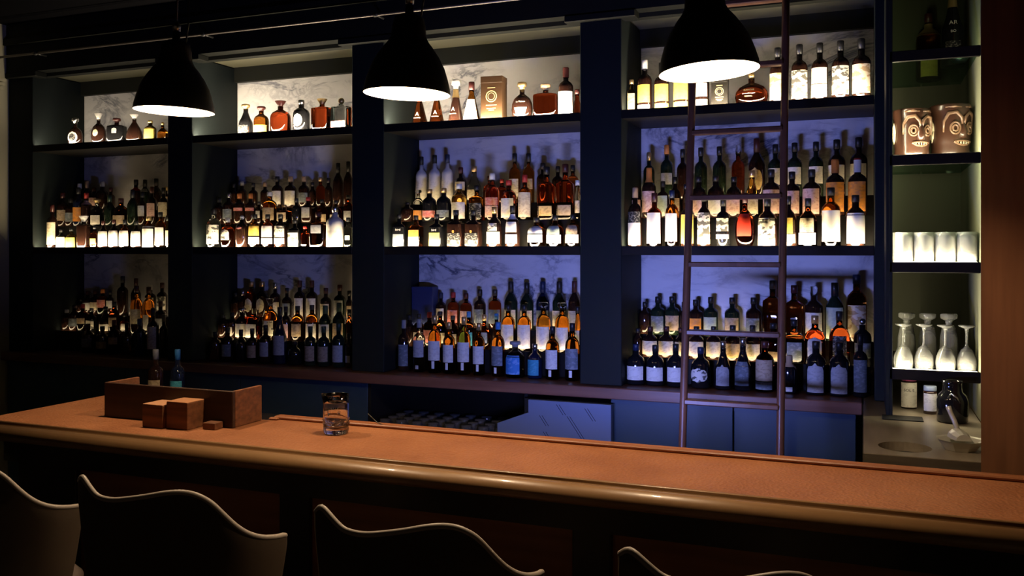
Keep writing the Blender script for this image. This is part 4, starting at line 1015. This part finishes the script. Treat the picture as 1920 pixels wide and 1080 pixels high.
MB().tube([(-.02, 0, .034), (-.006, .002, .022), (.012, .002, .008), (.035, .002, .0022), (.07, .004, .002)], .0016, 6).build('strand', M_black, wr)

# ================================================================ BAR STOOLS
def make_stool(label):
    t = thing('bar_stool', label, 'stool', group='curved back bar stools')
    N, S = 66, 14
    A0, A1 = -1.10, 1.52
    RIM = [(-1.10, 1.122), (-1.02, 1.139), (-.94, 1.138), (-.84, 1.127), (-.66, 1.105), (-.50, 1.1015), (-.39, 1.103), (-.10, 1.114), (.06, 1.1215), (.17, 1.124), (.26, 1.123), (.35, 1.118), (.49, 1.099), (.60, 1.071),
           (.71, 1.044), (.82, 1.024), (.93, 1.011), (1.05, 1.002), (1.14, .998), (1.30, .992), (1.47, .988), (1.52, .982)]
    def rim(th):
        th = min(max(th, A0), A1)
        for (a, za), (b, zb_) in zip(RIM, RIM[1:]):
            if th <= b: return za + (zb_ - za) * (th - a) / (b - a)
        return RIM[-1][1]
    def smooth_rim(th):
        return sum(rim(th + .018 * x) for x in range(-3, 4)) / 7
    zb = .74
    def pt(th, s, off):
        zt = smooth_rim(th); z = zb + (zt - zb) * s
        f = .80 + .20 * min(1, s * 1.1) ** .7
        rx, ry = .24 * f + off, .16 * f + off
        return (rx * math.sin(th), -ry * math.cos(th), z)
    sh = MB(); vs = []; fs = []
    th = [A0 + (A1 - A0) * i / N for i in range(N + 1)]
    sv = [j / S for j in range(S + 1)]
    for off in (.0045, -.0045):
        for j in range(S + 1):
            for i in range(N + 1): vs.append(pt(th[i], sv[j], off))
    w_ = N + 1; o = w_ * (S + 1)
    for j in range(S):
        for i in range(N):
            a = j * w_ + i
            fs.append((a, a + 1, a + 1 + w_, a + w_)); fs.append((o + a, o + a + w_, o + a + 1 + w_, o + a + 1))
    for i in range(N):
        fs.append((i, o + i, o + i + 1, i + 1))
    for j in range(S):
        a = j * w_; fs.append((a, a + w_, o + a + w_, o + a)); a += N; fs.append((a, o + a, o + a + w_, a + w_))
    sh.add(vs, fs, True)
    sh.build('backrest', M_stool, t)
    ed = MB(); pts = [Vector(pt(x, 1, 0)) for x in th]
    ed.tube(pts, .0062, 10)
    ed.build('backrest_edge', mat('stool_edge_lamplit', (.42, .36, .30), .4), t)  # lamplight along the rim put into a paler colour than the shell
    MB().lathe([(0, .68), (.16, .685), (.187, .72), (.187, .752), (.17, .768), (0, .775)], 36, (0, .06, 0)).build('seat', M_stooldark, t)
    for k in range(4):
        a = PI / 4 + k * PI / 2
        MB().tube([(.12 * math.cos(a), .06 + .12 * math.sin(a), .684), (.21 * math.cos(a), .06 + .21 * math.sin(a), 0)], [.014, .010], 12).build('leg', M_black, t)
    ring = [(.176 * math.cos(2 * PI * i / 32), .06 + .176 * math.sin(2 * PI * i / 32), .28) for i in range(33)]
    MB().tube(ring, .008, 8, False).build('foot_ring', M_black, t)
    return t
st0 = make_stool('curved back bar stool at the left edge, cut by the frame')
STOOLS = [((-2.122, 1.65), 20, None),
          ((-1.485, 1.65), 20, 'curved back bar stool in front of the tray, second from left'),
          ((-.848, 1.65), 20, 'curved back bar stool before the middle of the bar'),
          ((-.215, 1.63), 20, 'bar stool at the lower right showing only its rim')]
for i, ((x, y), rz, lb) in enumerate(STOOLS):
    o = st0 if i == 0 else copy_tree(st0)
    o.location = (x, y, 0); o.rotation_euler = (0, 0, R_(rz))
    if lb: o['label'] = lb

# ================================================================ IN THE LIT CABINET
TZ = {k: v + .0006 for k, v in TS.items()}
def tower_bottle(px, top, wd, Y, z, kind, glass, cap, labs, label, **kw):
    X = at(px, Y).x; t_ = dist(px, Y)
    o = bottle((X, Y, z), min(.36, EYE + (HORIZON - top) * t_ / F_PX - z), wd * t_ / F_PX / 2, kind, glass, cap, parse(labs), R_(kw.pop('rot', 0)), kw.get('neck'), kw.get('text', ()))
    return tag(o, label, 'bottle', kw.get('group'))
tower_bottle(1741, 26, 44, 4.60, TZ['topmost'], 'whisky', 'amber', 'dark', 'yellow:.04-.30:40', 'brown bottle with banded gold neck on the topmost cabinet shelf', neck=('gold', .66, .84))
tower_bottle(1786, -60, 40, 4.30, TZ['topmost'], 'bell', 'black', 'gold', 'black:.1-.3:40', 'dark bottle with gold neck and white letters on the topmost cabinet shelf', neck=('gold', .72, .97), text=[('AR', .026, .50, 'w', 0), ('BO', .016, .40, 'w', 0)])
dk = thing('silver_dish', 'small shiny round dish beside the dark lettered bottle', 'dish', (at(1799, 4.2).x, 4.2, TZ['topmost']))
MB().lathe([(0, .002), (.022, 0), (.036, .016), (.040, .027), (.037, .027), (.033, .018), (.018, .005), (0, .005)], 28).build('bowl', M_steel, dk)

M_tiki = mat('tiki_brown_glaze', (.036, .015, .009), .28, coat=.3)
M_tikil = mat('tiki_cream_glaze', (.42, .36, .24), .35, coat=.3)
M_tikim = mat('tiki_tan_glaze', (.15, .085, .05), .35, coat=.3)
def tiki(X, Y, z, label, rz, sc=1.0):
    t = thing('ceramic_mug', label, 'mug', (X, Y, z), R_(rz), 'brown carved mugs')
    R = .070 * sc; H = .205 * sc
    pr = [(0, 0), (R * .86, 0), (R * .92, .006), (R * .97, H * .12), (R * .93, H * .2), (R * .98, H * .3), (R, H * .55), (R * .98, H * .8), (R * 1.04, H * .86), (R * 1.05, H * .97), (R * 1.0, H), (R * .92, H), (R * .9, H * .5), (0, H * .1)]
    MB().lathe(pr, 40).build('body', M_tiki, t)
    def on(a, zz, off=.002): return ((R + off) * math.sin(a), -(R + off) * math.cos(a), zz * H)
    for s in (-1, 1):
        e = MB()
        for rr in (.105, .055):
            pts = [on(s * .42 + rr * 2.3 * math.cos(2 * PI * k / 24), .55 + rr * math.sin(2 * PI * k / 24)) for k in range(25)]
            e.tube(pts, .0042 * sc, 8, False)
        e.build('eye', M_tikim, t)
        MB().tube([on(s * .06, .62), on(s * .10, .74), on(s * .35, .84), on(s * .75, .82), on(s * .98, .68), on(s * 1.0, .48)], [.004, .007, .008, .008, .006, .003], 8).build('brow', M_tikim, t)
        MB().tube([on(s * .1, .93), on(s * .45, .945), on(s * .9, .93)], [.003, .006, .003], 8).build('forehead_band', M_tikim, t)
        lf = MB()
        for k in range(7):
            a0 = s * 1.55; ang = -1.2 + .4 * k
            p = [on(a0, .52, .003), on(a0 + .25 * math.cos(ang) * s, .52 + .13 * math.sin(ang), .004), on(a0 + .45 * math.cos(ang) * s, .52 + .23 * math.sin(ang), .003)]
            lf.tube(p, [.002, .006, .001], 6)
        lf.build('leaf_pattern', M_tikil, t)
    MB().lathe([(0, -.03), (.014, -.024), (.018, 0), (.010, .03), (0, .045)], 14, on(0, .48, -.002)).build('nose', M_tiki, t)
    mo_ = MB().tube([on(-.5, .30), on(-.25, .25), on(0, .235), on(.25, .25), on(.5, .30), on(.25, .315), on(0, .32), on(-.25, .315), on(-.5, .30)], .0042 * sc, 8, False)
    mo_.build('mouth', M_tikim, t)
    tt = MB()
    for k in range(-2, 3): tt.tube([on(k * .15, .245), on(k * .15, .31)], .003 * sc, 6)
    tt.build('teeth', M_tikil, t)
    return t
tiki(.186, 4.045, TZ['second'], 'brown carved face mug at the left of the mug shelf', 28)
tiki(.337, 4.12, TZ['second'], 'taller brown carved face mug at the right of the mug shelf', 34, 1.10)

# cut tumblers on the third shelf: three across, three deep
def tumbler_mesh():
    R, H = .0375, .127
    vs = []; n = 48; rows = []
    prof = [(R * .9, 0), (R * .97, .004), (R * .99, H * .12), (R, H * .8), (R, H), (R - .0025, H), (R - .004, H * .8), (R - .0045, .014)]
    for r, z in prof:
        row_ = []
        for i in range(n):
            a = 2 * PI * i / n
            k = 1 + (.035 if (i % 4 < 2) and .01 < z < H * .75 and r > R * .95 else 0)
            row_.append(len(vs)); vs.append((r * k * math.cos(a), r * k * math.sin(a), z))
        rows.append(row_)
    fs = []
    for A_, B_ in zip(rows, rows[1:]):
        for i in range(n): fs.append((A_[i], A_[(i + 1) % n], B_[(i + 1) % n], B_[i]))
    m = MB(); m.add(vs, fs, True)
    m.f.append(tuple(rows[0][::-1])); m.smooth.append(False); m.f.append(tuple(rows[-1])); m.smooth.append(False)
    return m
tp = None
for r in range(3):
    for k in range(4):
        lab = 'cut glass tumbler on the third cabinet shelf, %s from left, %s row' % (ORD[k], ['front', 'middle', 'back'][r])
        if tp is None: tp = tumbler_mesh().build('cut_tumbler', M_cut); o = tp
        else: o = tp.copy(); COL.objects.link(o)
        o.location = (.1500 + .0784 * k, 3.965 + .085 * r, TZ['third'])
        tag(o, lab, 'glass', 'cut glass tumblers')
# upturned stemmed glasses on the lowest shelf
gp = None
def stem_mesh(H, foot):
    p = [(0, H), (foot * .98, H - .001), (foot, H - .003), (foot * .9, H - .006), (.010, H - .014), (.006, H - .03), (.0055, H * .60), (.009, H * .53), (.028, H * .45), (.042, H * .30), (.046, H * .18), (.042, .004), (.041, 0), (.0395, .001), (.0405, .004), (.0442, H * .18), (.040, H * .30), (.026, H * .43), (0, H * .47)]
    return MB().lathe(p, 32)
for k in range(4):
    if gp is None: gp = stem_mesh(.185, .038).build('stemmed_glass', M_stem); o = gp
    else: o = gp.copy(); COL.objects.link(o)
    o.location = (.1515 + .0782 * k, 3.975 + .014 * (k % 2), TZ['lowest']); o.scale = (.83, .83, 1)
    tag(o, 'upturned stemmed glass, %s from left in front row, lowest cabinet shelf' % ORD[k], 'glass', 'upturned stemmed glasses')
gq = None
for k in range(3):
    if gq is None:
        H = .225
        gq = MB().lathe([(0, H), (.030, H - .001), (.033, H - .006), (.032, H - .02), (.014, H - .03), (.012, H - .045), (.026, H - .06), (.034, H * .55), (.038, .004), (.0375, 0), (.0355, .002), (.031, H * .55), (.02, H - .07), (0, H - .075)], 32).build('footed_glass', M_stem); o = gq
    else: o = gq.copy(); COL.objects.link(o)
    o.location = (.168 + .080 * k, 4.075, TZ['lowest'])
    tag(o, 'upturned thick footed glass, %s from left behind the stemmed glasses' % ORD[k], 'glass', 'upturned footed glasses')

# ================================================================ ON THE SIDE COUNTER
def on_counter(px, Y): return at(px, Y).x
ZC = .9788
def small_bottle(px, Y, H, R, kind, glass, cap, labs, label, cat='bottle', rot=0, text=(), neck=None):
    o = bottle((on_counter(px, Y), Y, ZC), H, R, kind, glass, cap, parse(labs), R_(rot), neck, text)
    return tag(o, label, cat)
KIND['jar'] = ([(.94, 0), (1, .02), (1, .70), (.97, .74), (.90, .77), ('n', .79), ('n', .98)], 2, .80, .9, 1.0, 'jar')
def jar(px, Y, H, R, glass, lidm, label, lab, cat, text=None):
    t = thing('lidded_jar', label, cat, (on_counter(px, Y), Y, ZC))
    MB().lathe([(0, 0), (R * .95, 0), (R, .004), (R, H * .76), (R * .9, H * .82), (0, H * .82)], 32).build('glass_body', GLASS[glass], t)
    MB().lathe([(0, H * .825), (R * .93, H * .825), (R * .95, H * .86), (R * .95, H - .003), (R * .9, H), (0, H)], 32).build('lid', lidm, t)
    prof = [(1, 0), (1, 1)]
    patch_mesh(prof, R, R, H, H * lab[1], H * lab[2], R_(64), 'rect', 2, 1).build('front_label', PAP[lab[0]], t)
    if text: text_mesh(text, .016, 'printed_letters', M_ink['k'], t, wrap(prof, R, R, H, H * .52, 2, 1))
    return t
jar(1704, 4.13, .143, .033, 'dark', mat('lid_magenta', (.50, .10, .28), .5), 'dark jar with magenta lid and cream label under the cabinet', ('white', .05, .78), 'jar', 'SOL E')
jar(1744, 4.02, .115, .026, 'dark', mat('lid_blue_grey', (.22, .27, .36), .5), 'small jar with pale band and blue grey lid', ('grey', .12, .74), 'jar')
cf = thing('carafe', 'black round carafe with wire handle at the back of the side counter', 'carafe', (on_counter(1783, 3.92), 3.86, ZC))
MB().lathe([(0, 0), (.050, 0), (.056, .006), (.057, .085), (.050, .105), (.036, .120), (.034, .150), (.039, .163), (.036, .163), (.031, .15), (.030, .12), (0, .11)], 36).build('glass_body', GLASS['black'], cf)
MB().tube([(-.02, -.052, .10), (-.01, -.075, .12), (.012, -.072, .105), (.022, -.058, .085)], .003, 8).build('handle', M_steel, cf)
mt = MB().bbox(-.075, .075, -.05, .05, 0, .004, .001).build('bar_mat', M_framedark); mt.location = (on_counter(1692, 3.86), 3.86, ZC - .0003)
tag(mt, 'flat dark rubber mat on the side counter below the jar', 'mat')
ash = thing('scoop_dish', 'faceted pale metal dish on the side counter beside the hole', 'dish', (.302, 3.33, ZC))
n = 8
def ringp(r, z, ph=PI / 8): return [(r * math.cos(ph + 2 * PI * i / n), r * math.sin(ph + 2 * PI * i / n), z) for i in range(n)]
M_pewter = mat('pewter', (.58, .57, .48), .35, .25)
vs = ringp(.048, 0) + ringp(.074, .034) + ringp(.078, .036) + ringp(.071, .033) + ringp(.046, .004)
fs = [tuple(range(n - 1, -1, -1))] + [(j * n + i, j * n + (i + 1) % n, (j + 1) * n + (i + 1) % n, (j + 1) * n + i) for j in range(4) for i in range(n)] + [tuple(range(4 * n, 5 * n))]
MB().add(vs, fs).build('bowl', M_pewter, ash)
scp = thing('ice_scoop', 'pale metal scoop with upright handle resting in the faceted dish', 'scoop', (.302, 3.335, ZC + .036), R_(10))
hv = []
for j in range(7):
    a = PI * j / 6
    for k, (yy, rr) in enumerate(((-.046, .024), (-.01, .031), (.03, .033), (.048, .022))):
        hv.append((rr * math.cos(a), yy, rr * .9 * math.sin(a) + .0006))
hf = [(j * 4 + k, j * 4 + k + 1, (j + 1) * 4 + k + 1, (j + 1) * 4 + k) for j in range(6) for k in range(3)]
hf += [tuple(j * 4 + 3 for j in range(7)), tuple(j * 4 for j in range(6, -1, -1))] + [(0, 24, 25, 1), (1, 25, 26, 2), (2, 26, 27, 3)]
MB().add(hv, hf, False).build('bowl', M_pewter, scp)
MB().tube([(0, .03, .026), (-.004, .048, .05), (-.016, .055, .08), (-.022, .056, .098)], [.008, .0085, .008, .009], 10).build('handle', M_pewter, scp)

# bottles on a low dark stand behind the tray, at the left
sd = thing('speed_rail', 'low dark bottle stand behind the bar near the tray', 'stand', (-2.72, 3.32, 0))
MB().bbox(-.42, .30, -.12, .12, .86, .885, .003).box(-.40, .28, -.10, .10, 0, .8595).build('body', M_framedark, sd)
def low_bottle(px, top, wd, kind, glass, cap, labs, label):
    Y = 3.32; t_ = dist(px, Y)
    o = bottle((at(px, Y).x, Y, .8858), EYE + (HORIZON - top) * t_ / F_PX - .8858, wd * t_ / F_PX / 2, kind, glass, cap, parse(labs), R_(15))
    tag(o, label, 'bottle', 'bottles on the stand behind the tray')
low_bottle(292, 655, 27, 'rum', 'dark', 'grey', 'tan:.1-.5:60', 'dark bottle with tan label behind the left of the tray')
low_bottle(333, 655, 26, 'rum', 'navy', 'blue', 'teal:.1-.5:60', 'dark blue bottle with teal label behind the tray')
